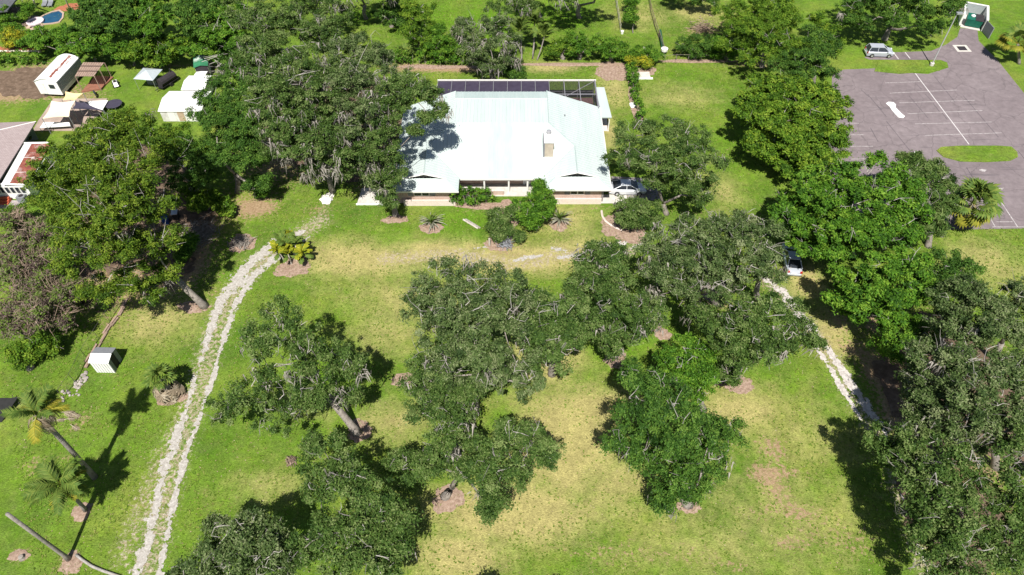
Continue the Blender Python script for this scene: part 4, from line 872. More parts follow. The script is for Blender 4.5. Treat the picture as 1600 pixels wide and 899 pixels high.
MB().slab([la, la + [.9, 0, -.06], ld + [.9, 0, -.06], ld], .07).build('flashing_strip', M_whitedirty, nb, NO)
for i in range(15):
    t = i / 14; MB().beam(la + [.9, 0, -.06] + (ld - la) * t, lb + (lc - lb) * t + [0, 0, .02], .03).build('roof_rib', M_rust if i % 5 else M_whitedirty, nb, NO)
MB().beam(la, lb + [0, .1, 0], .14).build('fascia', M_white, nb, NO); MB().beam(ld, lc - [0, .1, 0], .14).build('fascia', M_white, nb, NO)
y = (lc * 1)[1]; xl, xr_ = (ld)[0] - 2.5, lc[0] - .1
MB().box(xl, xr_, y - .2, y - .05, 0, 2.08).build('front_wall', M_white, nb, NO)
for i in range(6):
    x = xr_ - .4 - i * .62
    f = MB().box(x - .5, x, y - .26, y - .2, 1.0, 1.95).build('window', M_trim, nb, NO); MB().box(x - .45, x - .05, y - .29, y - .26, 1.06, 1.9).build('pane', M_glass, f, NO)
MB().box(xr_ - .1, xr_ + .0, y - .04, lb[1], 0, 2.05).build('side_wall', M_white, nb, NO)
pa, pb = ra + [.0, -.3, -2.7], (la + ld) / 2
MB().add([G(40, 222, 0), G(60, 218, 0), (ra - [.5, .4, .2]), G(36, 228, 2.4)], [(0, 1, 2, 3)]).build('end_wall', M_greywall, nb, NO)
wv = MB().add([G(45, 219, .9) - [0, .1, 0], G(50, 217, .9) - [0, .1, 0], G(50, 211, 1.9) - [0, .1, 0], G(45, 213, 1.9) - [0, .1, 0]], [(0, 1, 2, 3)]).build('window', M_glass, nb, NO)
MB().box(xl, NO[0] - 1.5, y - .04, y + 10, 0, 2.3).build('rear_wall', M_greywall, nb, NO)
stp = MB()
for i in range(3): MB().box(.1, 1.5, -.9 + i * .3, -.62 + i * .3, 0, .2 + i * .2).build('step', plain('red_step', (.45, .10, .05), .7, .12), nb)
ac = thing('air_conditioner', 'dark air conditioning unit against the white lean-to wall', 'air conditioner', G(38, 314), 0)
MB().box(-.5, .5, -.4, .3, .05, .85).build('casing', M_shut, ac); MB().lathe([(.3, .852), (.28, .87), (.02, .87)], 12).build('fan_grille', M_dark, ac)
MB().prism([tuple(G(*c)[:2]) for c in ((-40, 312), (40, 314), (28, 330), (-40, 335))], 0, .04).build('path', plain('grey_slab', (.34, .30, .30), .9, .2), kind='structure')
# pool and neighbour house in the top left corner
pw = [(62, 30), (70, 25), (82, 20), (92, 18), (98, 22), (97, 29), (92, 35), (82, 37), (70, 38), (62, 37)]
k = NT('pool_water'); k.bump(k.noise(3, 3), .25, .05); k.done(k.ramp(k.noise(.6, 3), [(.3, (.012, .06, .12)), (.7, (.025, .10, .18))]), .06, .5)
MB().quad(*gpoly(pw, .06)).build('pool_water', k.m, kind='structure')
cpt = [G(*c) for c in pw]; cpc = sum(cpt) / len(cpt)
co = thing('pool_coping', 'tan stone coping around the dark blue swimming pool', 'coping', cpc)
for a, b in zip(cpt, cpt[1:] + cpt[:1]):
    a2, b2 = cpc + (a - cpc) * 1.16, cpc + (b - cpc) * 1.16; MB().slab([a + [0, 0, .14], b + [0, 0, .14], b2 + [0, 0, .14], a2 + [0, 0, .14]], .14).build('coping_stone', plain('tan_stone', (.46, .34, .26), .85, .2), co, cpc)
sps = thing('hot_tub', 'round white hot tub at the left end of the pool', 'hot tub', G(56, 36))
MB().lathe([(1.3, 0), (1.35, .35), (1.1, .38), (1.05, .2), (.02, .18)], 16).build('tub', plain('pinkish_white', (.72, .62, .66), .5, .06), sps)
ppc = thing('pool_paving', 'tan flagstone paving left of the round hot tub', 'paving', G(48, 38)); 
for i, (x, y) in enumerate(((42, 38), (48, 41), (55, 43), (46, 34), (52, 29), (60, 42))): MB().lathe([(.9, 0), (.85, .08), (.02, .08)], 6, tuple((G(x, y) - G(48, 38))[:2])).build('flagstone', plain('tan_stone', (.46, .34, .26)), ppc)
for i, x in enumerate((68, 77)):
    l = thing('sun_lounger', ('left' if i == 0 else 'right') + ' one of two grey sun loungers above the pool', 'lounger', G(x + 2, 12), R(14), 'sun loungers by the pool')
    MB().box(-.38, .38, -.1, 1.3, .3, .42).build('seat', M_shut, l); MB().slab([(-.38, 1.3, .42), (.38, 1.3, .42), (.38, 2.0, .85), (-.38, 2.0, .85)], .1).build('backrest', M_shut, l)
    for sx in (-.3, .3):
        for sy in (0, 1.2): MB().box(sx - .03, sx + .03, sy - .03, sy + .03, 0, .3).build('leg', M_rim, l)
n2 = thing('pool_house', 'dark grey roof corner of a house at the top left beside the pool', 'house', G(0, 40)); o2 = G(0, 40)
MB().slab([G(0, 18, 3), G(11, 17, 3), G(24, 1, 3), G(40, -14, 3), G(-40, -14, 3.8), G(-40, 20, 3.4)], .2).build('roof', plain('dark_shingle', (.10, .105, .115), .85, .2), n2, o2)
MB().slab([G(-20, 34), G(20, 34), G(36, 12), G(-20, 12)] + np.array([0, 0, .1]), .1).build('porch_floor', M_dirt, n2, o2)
for x, y in ((12, 36), (27, 14), (38, 8)): MB().beam(G(x, y), G(x, y) + [0, 0, 2.8], .07).build('post', M_rim, n2, o2)
MB().box(G(-20, 20)[0], G(14, 20)[0], G(0, 16)[1], G(0, 16)[1] + .2, 0, 2.7).build('wall', M_dark, n2, o2)
hd = thing('bare_palm', 'white leaning bare palm trunk above the hot tub', 'trunk', G(56, 14)); MB().tube([G(57, 12), G(52, 0, 3)], [.16, .11], 7).build('trunk', M_deadbark, hd, G(56, 14))
hd = thing('bare_palm', 'pale leaning trunk at the top edge right of the pool', 'trunk', G(109, 14)); MB().tube([G(109, 14), G(100, -6, 3)], [.13, .1], 7).build('trunk', M_deadbark, hd, G(109, 14))
ragged('orange_mulch', 20, 78, 45, 5, plain('orange_mulch', (.36, .13, .07), .95, .3, 4), .05, 3); ragged('orange_mulch', 110, 12, 22, 6, MATS['orange_mulch'], .05, 4)
kw = thing('garden_curb', 'pale stone curb along the orange mulch at the upper left', 'curb', G(20, 82))
for x in range(-20, 55, 9): MB().beam(G(x, 81.5) + [0, 0, .12], G(x + 8, 81) + [0, 0, .12], .17).build('curb_stone', plain('pale_stone', (.62, .56, .48), .85, .12), kw, G(20, 82))

# ------------------------------------------------------------------ left lawn things
p, rz, wd = frame((152, 582), (172, 582.5))
ms = thing('metal_shed', 'small white ribbed metal shed with a dark doorway beside the rock pile', 'shed', p, rz)
MB().slab([(-.1, -.1, 1.75), (1.9, -.1, 1.75), (1.95, .85, 2.05), (-.1, .85, 2.05)], .05).build('roof_panel', M_white, ms)
MB().slab([(-.1, .85, 2.05), (1.95, .85, 2.05), (1.9, 1.8, 1.75), (-.1, 1.8, 1.75)], .05).build('roof_panel', M_shut, ms)
for i in range(7): MB().box(i * .265, i * .265 + .22, -.02, .03, 0, 1.7).build('wall_panel', M_white, ms)
MB().box(0, 1.8, 1.66, 1.7, 0, 1.7).build('back_wall', M_whitedirty, ms); MB().box(-.02, .03, .05, 1.65, 0, 1.72).build('side_wall', M_whitedirty, ms)
MB().box(1.79, 1.84, .05, .45, 0, 1.75).build('side_wall', M_shut, ms); MB().box(1.79, 1.84, 1.2, 1.65, 0, 1.75).build('side_wall', M_shut, ms); MB().box(1.77, 1.79, .45, 1.2, 0, 1.8).build('doorway', M_dark, ms)
# timber edging and rocks
te = thing('timber_edging', 'brown timber and litter edging running from the shed to the tree shade', 'edging', G(165, 540)); r = rng(6); o0 = G(165, 540)
tp_ = [(197, 470), (190, 483), (182, 496), (172, 509), (163, 523), (154, 538), (146, 552), (138, 564), (131, 576)]
for a, b in zip(tp_[:-1], tp_[1:]):
    for s in range(2):
        u = r.normal(size=2) * .12; MB().tube([G(*a) + [u[0] + s * .25, u[1], .12], G(*b) + [u[0] + s * .25, u[1], .12]], .13, 5).build('timber', M_vine if s else M_brown, te, o0)
rk = thing('rock_pile', 'heap of pale broken rocks below the white metal shed', 'rocks', G(128, 600)); o0 = G(128, 600); r = rng(9)
def rock(sz, r):
    m = MB(); V = []
    for z, q in ((0, .9), (.5, 1), (1.0, .55)):
        for k_ in range(6): a = k_ * 1.047 + r.random() * .4; V.append((sz * q * math.cos(a) * r.uniform(.8, 1.2), sz * q * .75 * math.sin(a), sz * z * .7))
    return m.add(V, [(i * 6 + k_, i * 6 + (k_ + 1) % 6, (i + 1) * 6 + (k_ + 1) % 6, (i + 1) * 6 + k_) for i in range(2) for k_ in range(6)] + [tuple(range(12, 18))])
M_rock = plain('pale_rock', (.33, .295, .27), .9, .35, 2.5)
rm = [newmesh('rock', rock(.13 + .035 * i, r).v, rock(.13 + .035 * i, r).f, M_rock) for i in range(4)]
for i in range(46):
    t = r.random(); px, py = 136 - 16 * t + r.normal() * 4, 578 + 34 * t + r.normal() * 3
    if i > 34: px, py = 90 + r.random() * 34, 617 + r.normal() * 4
    q = link('rock', rm[i % 4], rk); q.location = tuple(G(px, py) - o0); q.rotation_euler = (r.normal() * .3, r.normal() * .3, r.random() * 6)
# fallen fronds below the rock pile
fb = thing('dead_frond_pile', 'bleached fallen palm fronds and branches under the drying palm head', 'fronds', G(95, 655)); r = rng(12)
for i in range(7):
    q = link('frond', bigd[0], fb); q.location = (r.normal() * .8, r.normal() * .6, .25); q.rotation_euler = (0, R(r.uniform(8, 25)), r.uniform(-.6, .4)); q.scale = (.8,) * 3
# chain-link fence
cf = thing('chain_link_fence', 'thin chain-link fence panels beside the timber edging', 'fence', G(115, 590)); o0 = G(115, 590)
fp = [G(x, y) for x, y in ((100, 623), (118, 598), (136, 560), (155, 530), (172, 503), (188, 478))]
M_fence = plain('dark_wire', (.07, .07, .06), .6, .2)
wm = MB()
for i, q in enumerate(fp):
    MB().beam(q, q + [0, 0, 1.5], .03).build('post', M_fence, cf, o0)
    if i:
        a, b = fp[i - 1], q; MB().beam(a + [0, 0, 1.48], b + [0, 0, 1.48], .022).build('rail', M_fence, cf, o0)
        n = int(np.linalg.norm(b - a) / .22)
        for s in range(n):
            for d in (1, -1):
                t0 = s / n; t1 = t0 + d * 6.8 / n
                z1 = 1.45
                if t1 > 1: z1 = 1.45 * (1 - t0) / (t1 - t0); t1 = 1
                if t1 < 0: z1 = 1.45 * t0 / (t0 - t1); t1 = 0
                wm.beam(a + (b - a) * t0 + [0, 0, .02], a + (b - a) * t1 + [0, 0, z1], .005, 3)
wm.build('mesh', M_fence, cf, o0, kind='stuff')
pn = thing('cast_shadow_panel', 'black panel standing in for a cast shadow, beside an open gate at the left edge', 'panel', G(0, 635)); o0 = G(0, 635)
c = [G(-12, 622, .9), G(27, 622, .9), G(2, 660, .05), G(-12, 660, .05)]; MB().slab([c[0], c[1], c[2], c[3]], .03).build('shadow_sheet', M_tyre, pn, o0)  # dark sheet stands in for a shadow cast from outside the view
for a, b in (((22, 641), (24, 622)), ((44, 622), (36, 637)), ((22, 622), (44, 625)), ((24, 622), (36, 637))): MB().beam(G(*a) + [0, 0, .1], G(*b) + [0, 0, .5], .03).build('gate_bar', M_fence, pn, o0)
# bins under the big left oak
for lab, p, m in (('blue wheelie bin in the shade under the huge left oak', (261, 349), plain('blue_plastic', (.01, .05, .22), .5, .1)), ('black wheelie bin with a pale lid in the shade under the huge left oak', (277, 342), M_tyre)):
    o = thing('wheelie_bin', lab, 'bin', G(*p), R(10), 'wheelie bins under the left oak')
    MB().add([(-.26, -.3, .05), (.26, -.3, .05), (.26, .3, .05), (-.26, .3, .05), (-.34, -.4, 1.0), (.34, -.4, 1.0), (.34, .4, 1.0), (-.34, .4, 1.0)], [(0, 3, 2, 1), (4, 5, 6, 7), (0, 1, 5, 4), (1, 2, 6, 5), (2, 3, 7, 6), (3, 0, 4, 7)]).build('body', m, o)
    MB().slab([(-.36, -.42, 1.06), (.36, -.42, 1.06), (.36, .44, 1.12), (-.36, .44, 1.12)], .06).build('lid', m if 'blue' in lab else M_rim, o)
    for s in (-1, 1): MB().tube([(s * .3, .32, .1), (s * .36, .32, .1)], .1, 8).build('wheel', M_tyre, o)
# brush piles
def brush(label, px, py, rad, n, mat, seed, cat='brush pile', L=(.8, 2.2), h=.5, name='brush_pile'):
    r = rng(seed); o = thing(name, label, cat, G(px, py)); m = MB(); sx = rad * MPP(px, py)
    for i in range(n):
        a = r.random() * 6.283; c = r.normal(size=2) * sx * .5; l = r.uniform(*L) / 2; z = abs(r.normal()) * h * .5 + .08; d = np.array([math.cos(a), math.sin(a), r.normal() * .2]) * l
        m.tube([np.array([*c, z]) - d, np.array([*c, z]) + r.normal(size=3) * .1, np.array([*c, z]) + d], [.045, .04, .015], 3, False)
    V = np.array(m.v); V[:, 2] = np.maximum(V[:, 2], .02); m.v = V.tolist(); m.build('branches', mat, o, kind='stuff'); return o
brush('grey brush pile of cut branches in the dark shade under the huge oak', 312, 368, 26, 220, M_bark, 1)
brush('dead branches beside the small shrub under the huge left oak', 285, 392, 12, 60, M_bark, 2)
brush('brush pile of red-brown and white debris beyond the side lawn', 1097, 48, 14, 120, M_vine, 3, h=1.2)
brush('bleached branch pile sticking out beside the green-roofed shed', 350, 122, 14, 60, M_twig, 4, L=(1.5, 3.6), h=3)
brush('grey chipped wood heap inside the mulch ring by the track', 378, 380, 13, 160, M_bark, 6, L=(.4, 1.0), h=.25, cat='wood heap', name='wood_heap')
brush('pale dead fronds heap left of the clipped back hedge', 603, 95, 9, 90, M_twig, 7, h=1.0)
brush('red-brown twigs around the stump-like base in the lawn left of the bottom oak', 455, 722, 5, 40, M_vine, 8, L=(.4, 1.0), h=.2)
brush('dark scrap metal and branches at the foot of the shrub planting', 790, 384, 9, 70, M_shut, 9, L=(.5, 1.4), h=.6)
# small things behind the house
for i, (x, y) in enumerate(((968, 52), (973, 50), (960, 10), (964, 30), (1004, 50))): pass
gf = thing('garden_fence', 'thin post and wire fence along the left side of the back garden', 'fence', G(968, 30)); o0 = G(968, 30)
q = [G(x, y) for x, y in ((960, -6), (963, 12), (966, 30), (969, 50))]
for c in q: MB().beam(c, c + [0, 0, 1.3], .05).build('post', M_deadbark, gf, o0)
for z in (.5, 1.2): MB().tube([c + [0, 0, z] for c in q], .03, 4).build('rail', M_deadbark, gf, o0)
gf = thing('garden_fence', 'overgrown fence slanting down the right side of the back garden', 'fence', G(1025, 40)); o0 = G(1025, 40)
q = [G(x, y) for x, y in ((1012, -6), (1016, 18), (1022, 40), (1029, 60), (1036, 82))]
for c in q: MB().beam(c, c + [0, 0, 1.2], .05).build('post', M_vine, gf, o0)
for z in (.4, .8, 1.15): MB().tube([c + [0, 0, z] for c in q], .035, 4).build('rail', M_vine, gf, o0)
hv = thing('netting_roll', 'long dark green netting roll leaning against the right garden fence', 'netting', G(1034, 75)); MB().tube([G(1030, 56) + [0, 0, .9], G(1036, 82) + [0, 0, .3]], .22, 8).build('roll', plain('dark_green_net', (.02, .09, .05), .8, .2), hv, G(1034, 75))
bu = thing('white_bucket', 'white upturned tub at the lower end of the right garden fence', 'bucket', G(1037, 85)); MB().lathe([(.5, .6), (.55, 1.0), (.1, 1.05)], 10).lathe([(.08, 0), (.08, .6)], 6).build('tub', M_white, bu)
bu = thing('white_bucket', 'small white bucket at the lower end of the left garden fence', 'bucket', G(972, 53)); MB().lathe([(.2, 0), (.26, .5), (.05, .52)], 10).build('bucket', M_white, bu)
bf = thing('wire_fence', 'low post and wire fence behind the side lawn right of the house', 'fence', G(1080, 95)); o0 = G(1080, 95)
q = [G(x, y) for x, y in ((1020, 97), (1038, 96), (1056, 95), (1075, 95), (1095, 95), (1115, 97), (1135, 98), (1155, 99))]
for c in q: MB().beam(c, c + [0, 0, 1.1], .05).build('post', M_bark, bf, o0)
MB().tube([c + [0, 0, 1.0] for c in q], .02, 4).build('wire', M_bark, bf, o0)
ws = thing('white_stone', 'white stone slab beside the narrow side hedge', 'stone', G(988, 165)); MB().add(rock(.9, rng(2)).v, rock(.9, rng(2)).f).build('stone', M_white, ws); ws.children[0].scale = (.5, 1.2, .25)
hb_ = thing('stepping_slab', 'grey slab with pale edge in the mulch by the croton bush', 'slab', G(1006, 118)); MB().box(-.9, .9, -.8, .8, 0, .1).build('slab', M_concrete, hb_); MB().box(-1.1, 1.2, -1.1, -.85, 0, .2).build('edge', M_white, hb_)
# ------------------------------------------------------------------ parking lot things
lp = thing('street_lamp', 'tall grey parking lot lamp post leaning into view at the grass island', 'lamp', G(1455, 103)); 
MB().lathe([(.3, 0), (.3, .5), (.12, .52)], 10).build('base', M_concrete, lp)
MB().tube([(0, 0, .5), (0, 0, 4.5), (.02, 0, 8.3)], [.11, .09, .06], 8).build('pole', plain('grey_pole', (.5, .5, .52), .4, .06, metal=.3), lp)
hd_ = MB().box(-.1, .75, -.25, .25, 8.28, 8.48).build('lamp_head', M_rim, lp); MB().box(.1, .65, -.2, .2, 8.25, 8.28).build('lens', M_light, hd_)
p, rz, wd = frame((1500, 43), (1531, 49))
de = thing('dumpster_enclosure', 'white-walled dumpster enclosure with an open grey gate at the top right', 'enclosure', p, rz)
MB().box(0, wd + .4, 5.0, 5.25, 0, 1.9).build('back_wall', M_greywall, de); MB().box(-.03, wd + .43, 4.97, 5.28, 1.9, 1.98).build('wall_cap', M_trim, de)
MB().box(wd + .15, wd + .42, 0, 4.98, 0, 1.9).build('side_wall', M_whitedirty, de); MB().box(wd + .1, wd + .46, 0, 4.96, 1.9, 1.99).build('wall_cap', M_trim, de)
MB().box(-.3, -.05, .6, 4.98, 0, 1.9).build('side_wall', M_whitedirty, de); MB().box(-.34, -.01, .6, 4.96, 1.9, 1.98).build('wall_cap', M_trim, de)
MB().slab([(wd + .2, 0, 1.9), (wd + .25, 0, 1.9), (wd + 1.3, -2.2, 1.9), (wd + 1.2, -2.2, 1.9)], 1.8).build('gate', plain('grey_gate', (.25, .25, .28), .6, .1), de)
MB().box(0, wd, .1, 4.9, 0, .05).build('pad', M_concrete, de)
dm = thing('dumpster', 'dark green dumpster with a white bag on top, inside the walled enclosure', 'dumpster', G(1518, 40), rz)
MB().add([(-1.1, -.8, .15), (1.1, -.8, .15), (1.1, .8, .15), (-1.1, .8, .15), (-1.2, -1.0, 1.3), (1.2, -1.0, 1.3), (1.2, .9, 1.5), (-1.2, .9, 1.5)], [(0, 3, 2, 1), (4, 5, 6, 7), (0, 1, 5, 4), (1, 2, 6, 5), (2, 3, 7, 6), (3, 0, 4, 7)]).build('bin', plain('dumpster_green', (.01, .12, .08), .5, .2), dm)
MB().slab([(-1.22, -1.02, 1.36), (-.03, -1.02, 1.36), (-.03, .92, 1.56), (-1.22, .92, 1.56)], .05).build('lid', plain('dumpster_green', (.01, .12, .08)), dm); MB().slab([(.03, -1.02, 1.36), (1.22, -1.02, 1.36), (1.22, .92, 1.56), (.03, .92, 1.56)], .05).build('lid', M_dark, dm)
MB().lathe([(.3, 1.45), (.36, 1.62), (.1, 1.78)], 8, (-.4, 0)).build('bag', M_white, dm)
# pole-thin pieces on the lawn
st = thing('tree_stake', 'pale short post at the foot of the left shrub planting', 'post', G(765, 384)); MB().tube([(0, 0, 0), (0, 0, 1.1)], .12, 7).build('post', M_deadbark, st)
# ------------------------------------------------------------------ trees
GO = 'live oaks scattered over the front lawn'
tree('live_oak', 'live oak on the left lawn, bare forked trunk leaning out of a mulch ring', (559, 677),
     [(455, 528, 6.5, 42), (418, 572, 6, 38), (388, 618, 4.5, 36), (352, 642, 3.6, 30), (478, 562, 6.5, 36), (528, 560, 6, 30), (498, 600, 5.2, 32), (436, 640, 4.2, 36), (476, 628, 4.2, 26), (552, 572, 5.6, 20), (440, 492, 6.8, 26), (400, 530, 5.5, 22), (548, 618, 3.6, 16)],
     'oak', .5, 1.3, .58, group=GO, lean=(507, 614, 4.6), tr=.34)
tree('live_oak', 'largest live oak in the middle of the lawn, broad grey-green crown full of pale twigs', (742, 640),
     [(680, 440, 8, 36), (730, 438, 8.5, 40), (790, 452, 8, 36), (672, 492, 7.5, 36), (725, 492, 9, 46), (785, 500, 8.5, 46), (688, 548, 6.5, 38), (745, 555, 7.5, 46), (805, 560, 7, 38), (822, 598, 5, 26), (772, 592, 5.5, 30), (705, 585, 6, 34), (655, 470, 6.5, 20), (822, 465, 6.5, 20)],
     'grey', .28, 2.6, .95, group=GO, tr=.42)
tree('live_oak', 'live oak joined to the right side of the large central oak, over the dry grass', (862, 585),
     [(838, 520, 7, 36), (876, 498, 7, 34), (872, 545, 6, 36), (905, 478, 6, 26), (848, 475, 6.5, 22), (890, 525, 5.5, 24), (840, 560, 5.5, 24)], 'oak', .2, 2, .95, group=GO)
tree('live_oak', 'moss-draped live oak below the large central oak, reaching down with narrow lobes', (715, 715),
     [(662, 578, 6, 28), (668, 640, 5.5, 30), (705, 650, 6, 32), (655, 605, 5, 22), (690, 690, 5.5, 30), (725, 628, 5.5, 22), (742, 610, 5, 18), (738, 690, 4.2, 16), (680, 615, 6, 26)], 'oak', .7, 1.6, .85, group=GO)
tree('live_oak', 'live oak over a bare mulch patch with lopsided lobes reaching right to the dry grass', (696, 776),
     [(790, 695, 6, 38), (835, 688, 5.5, 30), (762, 722, 5.2, 32), (815, 728, 5.2, 34), (778, 768, 4, 30), (850, 712, 5, 18), (762, 795, 3.2, 16), (640, 732, 5, 28), (672, 724, 5, 24), (618, 722, 4.6, 18), (726, 738, 4.6, 22)], 'oak', .18, 1.4, .95, group=GO, tr=.36)
tree('live_oak', 'live oak at the bottom edge shading its upper right, left of the mulch patch', (566, 872),
     [(515, 720, 6, 34), (548, 752, 6.4, 36), (500, 765, 5.5, 28), (590, 775, 6.4, 36), (562, 812, 6.2, 40), (612, 812, 6, 30), (518, 828, 5.6, 36), (585, 862, 5.2, 40), (622, 850, 5, 22), (470, 860, 4.6, 26), (535, 880, 4.8, 34), (490, 700, 5, 18), (608, 892, 4.2, 26)], 'oak', .16, 1.8, .9, group=GO)
tree('live_oak', 'live oak at the bottom edge beside the gravel track, only its upper crown in view', (395, 925),
     [(388, 828, 5.8, 30), (350, 852, 5.4, 34), (425, 838, 5, 22), (400, 880, 5.5, 36), (320, 885, 4.8, 30), (445, 885, 4.5, 26), (285, 905, 4, 24), (358, 905, 5, 34), (336, 820, 4.5, 16)], 'grey', .2, 1.8, .85, group=GO)
tree('live_oak', 'dense dark live oak on the right lawn with a mulch ring at its lowest lobe', (1074, 788),
     [(1000, 600, 7, 34), (1040, 620, 7.6, 38), (972, 690, 5.6, 30), (1005, 655, 7, 38), (1058, 668, 7.6, 44), (1108, 680, 6.5, 36), (1138, 672, 5.2, 22), (1005, 708, 5.2, 28), (1058, 722, 5.8, 42), (1100, 722, 5.2, 34), (1048, 768, 3.6, 30), (1088, 760, 3.4, 24), (1035, 785, 2.8, 16), (985, 580, 5.5, 18)], 'dark', .22, 1.4, 1.1, group=GO, tr=.4, seed=5)
tree('live_oak', 'rounder fresh-green live oak rising behind the dense dark one on the right lawn', (1098, 640),
     [(1070, 548, 6, 30), (1062, 582, 6.2, 30), (1096, 590, 6, 28), (1088, 618, 5, 24), (1048, 560, 5.4, 20), (1095, 560, 5.5, 20)], 'green', .1, .8, 1.0, group=GO)
tree('live_oak', 'live oak with dangling moss tassels above a mulch ring, centre right of the lawn', (961, 556),
     [(918, 408, 7, 26), (944, 430, 7.2, 34), (902, 448, 6, 22), (974, 452, 6.4, 22), (950, 480, 7, 40), (998, 492, 6.2, 34), (932, 512, 5.6, 28), (980, 522, 5, 34), (1018, 500, 5.6, 22), (955, 545, 3.6, 16), (932, 392, 6, 18), (960, 400, 6, 20)], 'oak', .75, 1.6, .95, group=GO)
tree('live_oak', 'wide mossy live oak between the house and the right gravel track, pale limbs showing', (1120, 475),
     [(1045, 385, 8, 42), (1032, 428, 7, 28), (1095, 405, 8, 42), (1075, 362, 7.5, 34), (1060, 445, 6.5, 32), (1022, 462, 5, 15), (1110, 445, 7, 34)], 'grey', .55, 2.4, .95, group=GO, tr=.4)
tree('live_oak', 'spreading live oak right of the house lawn with long bare grey branches on top', (1185, 470),
     [(1140, 372, 8, 38), (1185, 378, 8, 38), (1198, 398, 7, 22), (1155, 412, 7.8, 38), (1195, 425, 6.8, 28), (1120, 350, 6.5, 22), (1160, 350, 6.8, 24), (1140, 440, 6, 26)], 'grey', .5, 3.2, .8, group=GO)
tree('live_oak', 'live oak overhanging the right gravel track, light mulch at its foot', (1148, 596),
     [(1100, 500, 6, 26), (1142, 500, 7.2, 40), (1186, 498, 7.4, 38), (1226, 490, 6.4, 30), (1252, 522, 6, 28), (1184, 545, 6.4, 36), (1140, 555, 5.4, 32), (1138, 585, 3.6, 20), (1216, 540, 6, 28), (1268, 535, 5.2, 14), (1085, 478, 4.6, 16)], 'oak', .5, 2, .95, group=GO)
tree('live_oak', 'twin-trunked live oak beside the white car at the right end of the house', (1041, 334),
     [(982, 212, 7.4, 30), (1012, 240, 7.4, 34), (1070, 218, 8, 36), (1098, 246, 7.4, 32), (1050, 262, 7.4, 36), (1086, 282, 5.8, 32), (974, 248, 6.2, 24), (1026, 285, 5.2, 18), (1092, 308, 4, 20), (1008, 205, 7, 20), (1052, 200, 7, 20)], 'oak', .12, 1.8, .85, group=GO, lean=(1036, 318, 1.8), tr=.3, seed=8)
tree('live_oak', 'tall slender live oak in front of the house, its shadow on the white roof', (618, 336),
     [(606, 312, 3, 17), (600, 282, 4.4, 22), (618, 268, 5.2, 18), (614, 236, 6.6, 20), (600, 205, 8, 24), (610, 178, 9, 28), (600, 155, 9.4, 30), (645, 148, 10, 32), (672, 150, 10, 20), (628, 136, 10, 28), (665, 186, 8.6, 12), (690, 174, 9, 13), (648, 205, 8, 10), (575, 200, 7.6, 26), (582, 240, 6.6, 22)], 'oak', .3, 1.5, .95, lean=(616, 318, 1.7), tr=.34)
GL = 'trees along the left boundary'
tree('live_oak', 'huge live oak at left, bare trunk slanting to a mulch ring by the track', (320, 479),
     [(195, 205, 10, 46), (235, 240, 9.6, 44), (150, 240, 10, 48), (205, 290, 10.4, 50), (160, 335, 10, 50), (235, 330, 9, 42), (120, 300, 9, 42), (190, 385, 8, 48), (240, 385, 7, 36), (145, 395, 7.6, 44), (185, 330, 10, 46), (172, 275, 10, 44), (128, 355, 8, 38), (205, 440, 5.4, 36), (268, 425, 4.2, 20), (165, 450, 5, 34), (235, 455, 4, 20)], 'olive', .15, 1.6, .95, group=GL, lean=(266, 424, 4.6), tr=.36)
tree('broadleaf_tree', 'olive-green spreading tree hiding the end of the rusty lean-to roof at left', (120, 410),
     [(80, 270, 8, 22), (105, 250, 9, 34), (150, 222, 9, 30), (75, 300, 7.6, 32), (108, 325, 7.6, 36), (90, 280, 8.4, 36), (115, 370, 6.2, 32), (182, 192, 8.4, 20), (125, 280, 9, 30)], 'olive', 0, 1, .9, group=GL)
tree('broadleaf_tree', 'tall bright-green layered tree left of the mossy oaks, darkest shade beneath it', (372, 300),
     [(345, 150, 9.4, 32), (382, 158, 9.4, 30), (348, 195, 9, 38), (392, 200, 8.6, 34), (402, 248, 6, 26), (370, 240, 7, 36), (338, 235, 7, 30), (410, 285, 3.6, 16), (322, 185, 7.6, 22), (360, 130, 8.6, 22), (395, 290, 3, 16)], 'dark', 0, .4, 1.15, group=GL, squash=.65)
tree('broadleaf_tree', 'low yellow-green tree in front of the white sheds', (245, 235), [(195, 195, 5, 26), (225, 205, 5, 26), (255, 212, 4.6, 22), (285, 215, 4.4, 20), (310, 235, 5, 26), (275, 245, 4, 24)], 'yellow', 0, .5, .95, group=GL)
tree('shrub', 'spreading yellow-green shrub at the edge of the dark shade beside the mulch', (325, 325), [(300, 300, 1.8, 18), (325, 312, 1.5, 16), (345, 320, 1.1, 12), (312, 320, 1.2, 14), (352, 328, .9, 10)], 'yellow', 0, .4, .9, cat='shrub', L=.42, W=.08)
tree('broadleaf_tree', 'dark understory tree in deep shade between the huge left oak and the bright-green tree', (300, 300), [(298, 258, 5.4, 32), (325, 278, 4.6, 22), (275, 240, 5.4, 26), (282, 285, 4, 20)], 'dark', 0, .6, .9, group=GL)
tree('shrub', 'small bushy shrub among the brush piles under the left oak', (292, 400), [(290, 385, 1.4, 13), (296, 375, 1.6, 9), (285, 400, .8, 9)], 'green', 0, .4, 1, cat='shrub')
tree('shrub', 'dark shrub at the foot of the tall bright-green tree', (400, 305), [(402, 288, 1.8, 15), (410, 300, 1.2, 10)], 'green', 0, .3, 1, cat='shrub')
GV = 'vine-smothered trees at the left edge'
tree('vine_tangle', 'brown vine-smothered tree at the left edge, upper of the tangled mass', (45, 430),
     [(25, 350, 4.6, 28), (55, 370, 4.8, 32), (20, 400, 4.6, 34), (70, 405, 4.6, 32), (40, 425, 4.6, 34)], 'vine', .0, 13, 1.0, group=GV, twigmat=M_vine, cat='vine tangle')
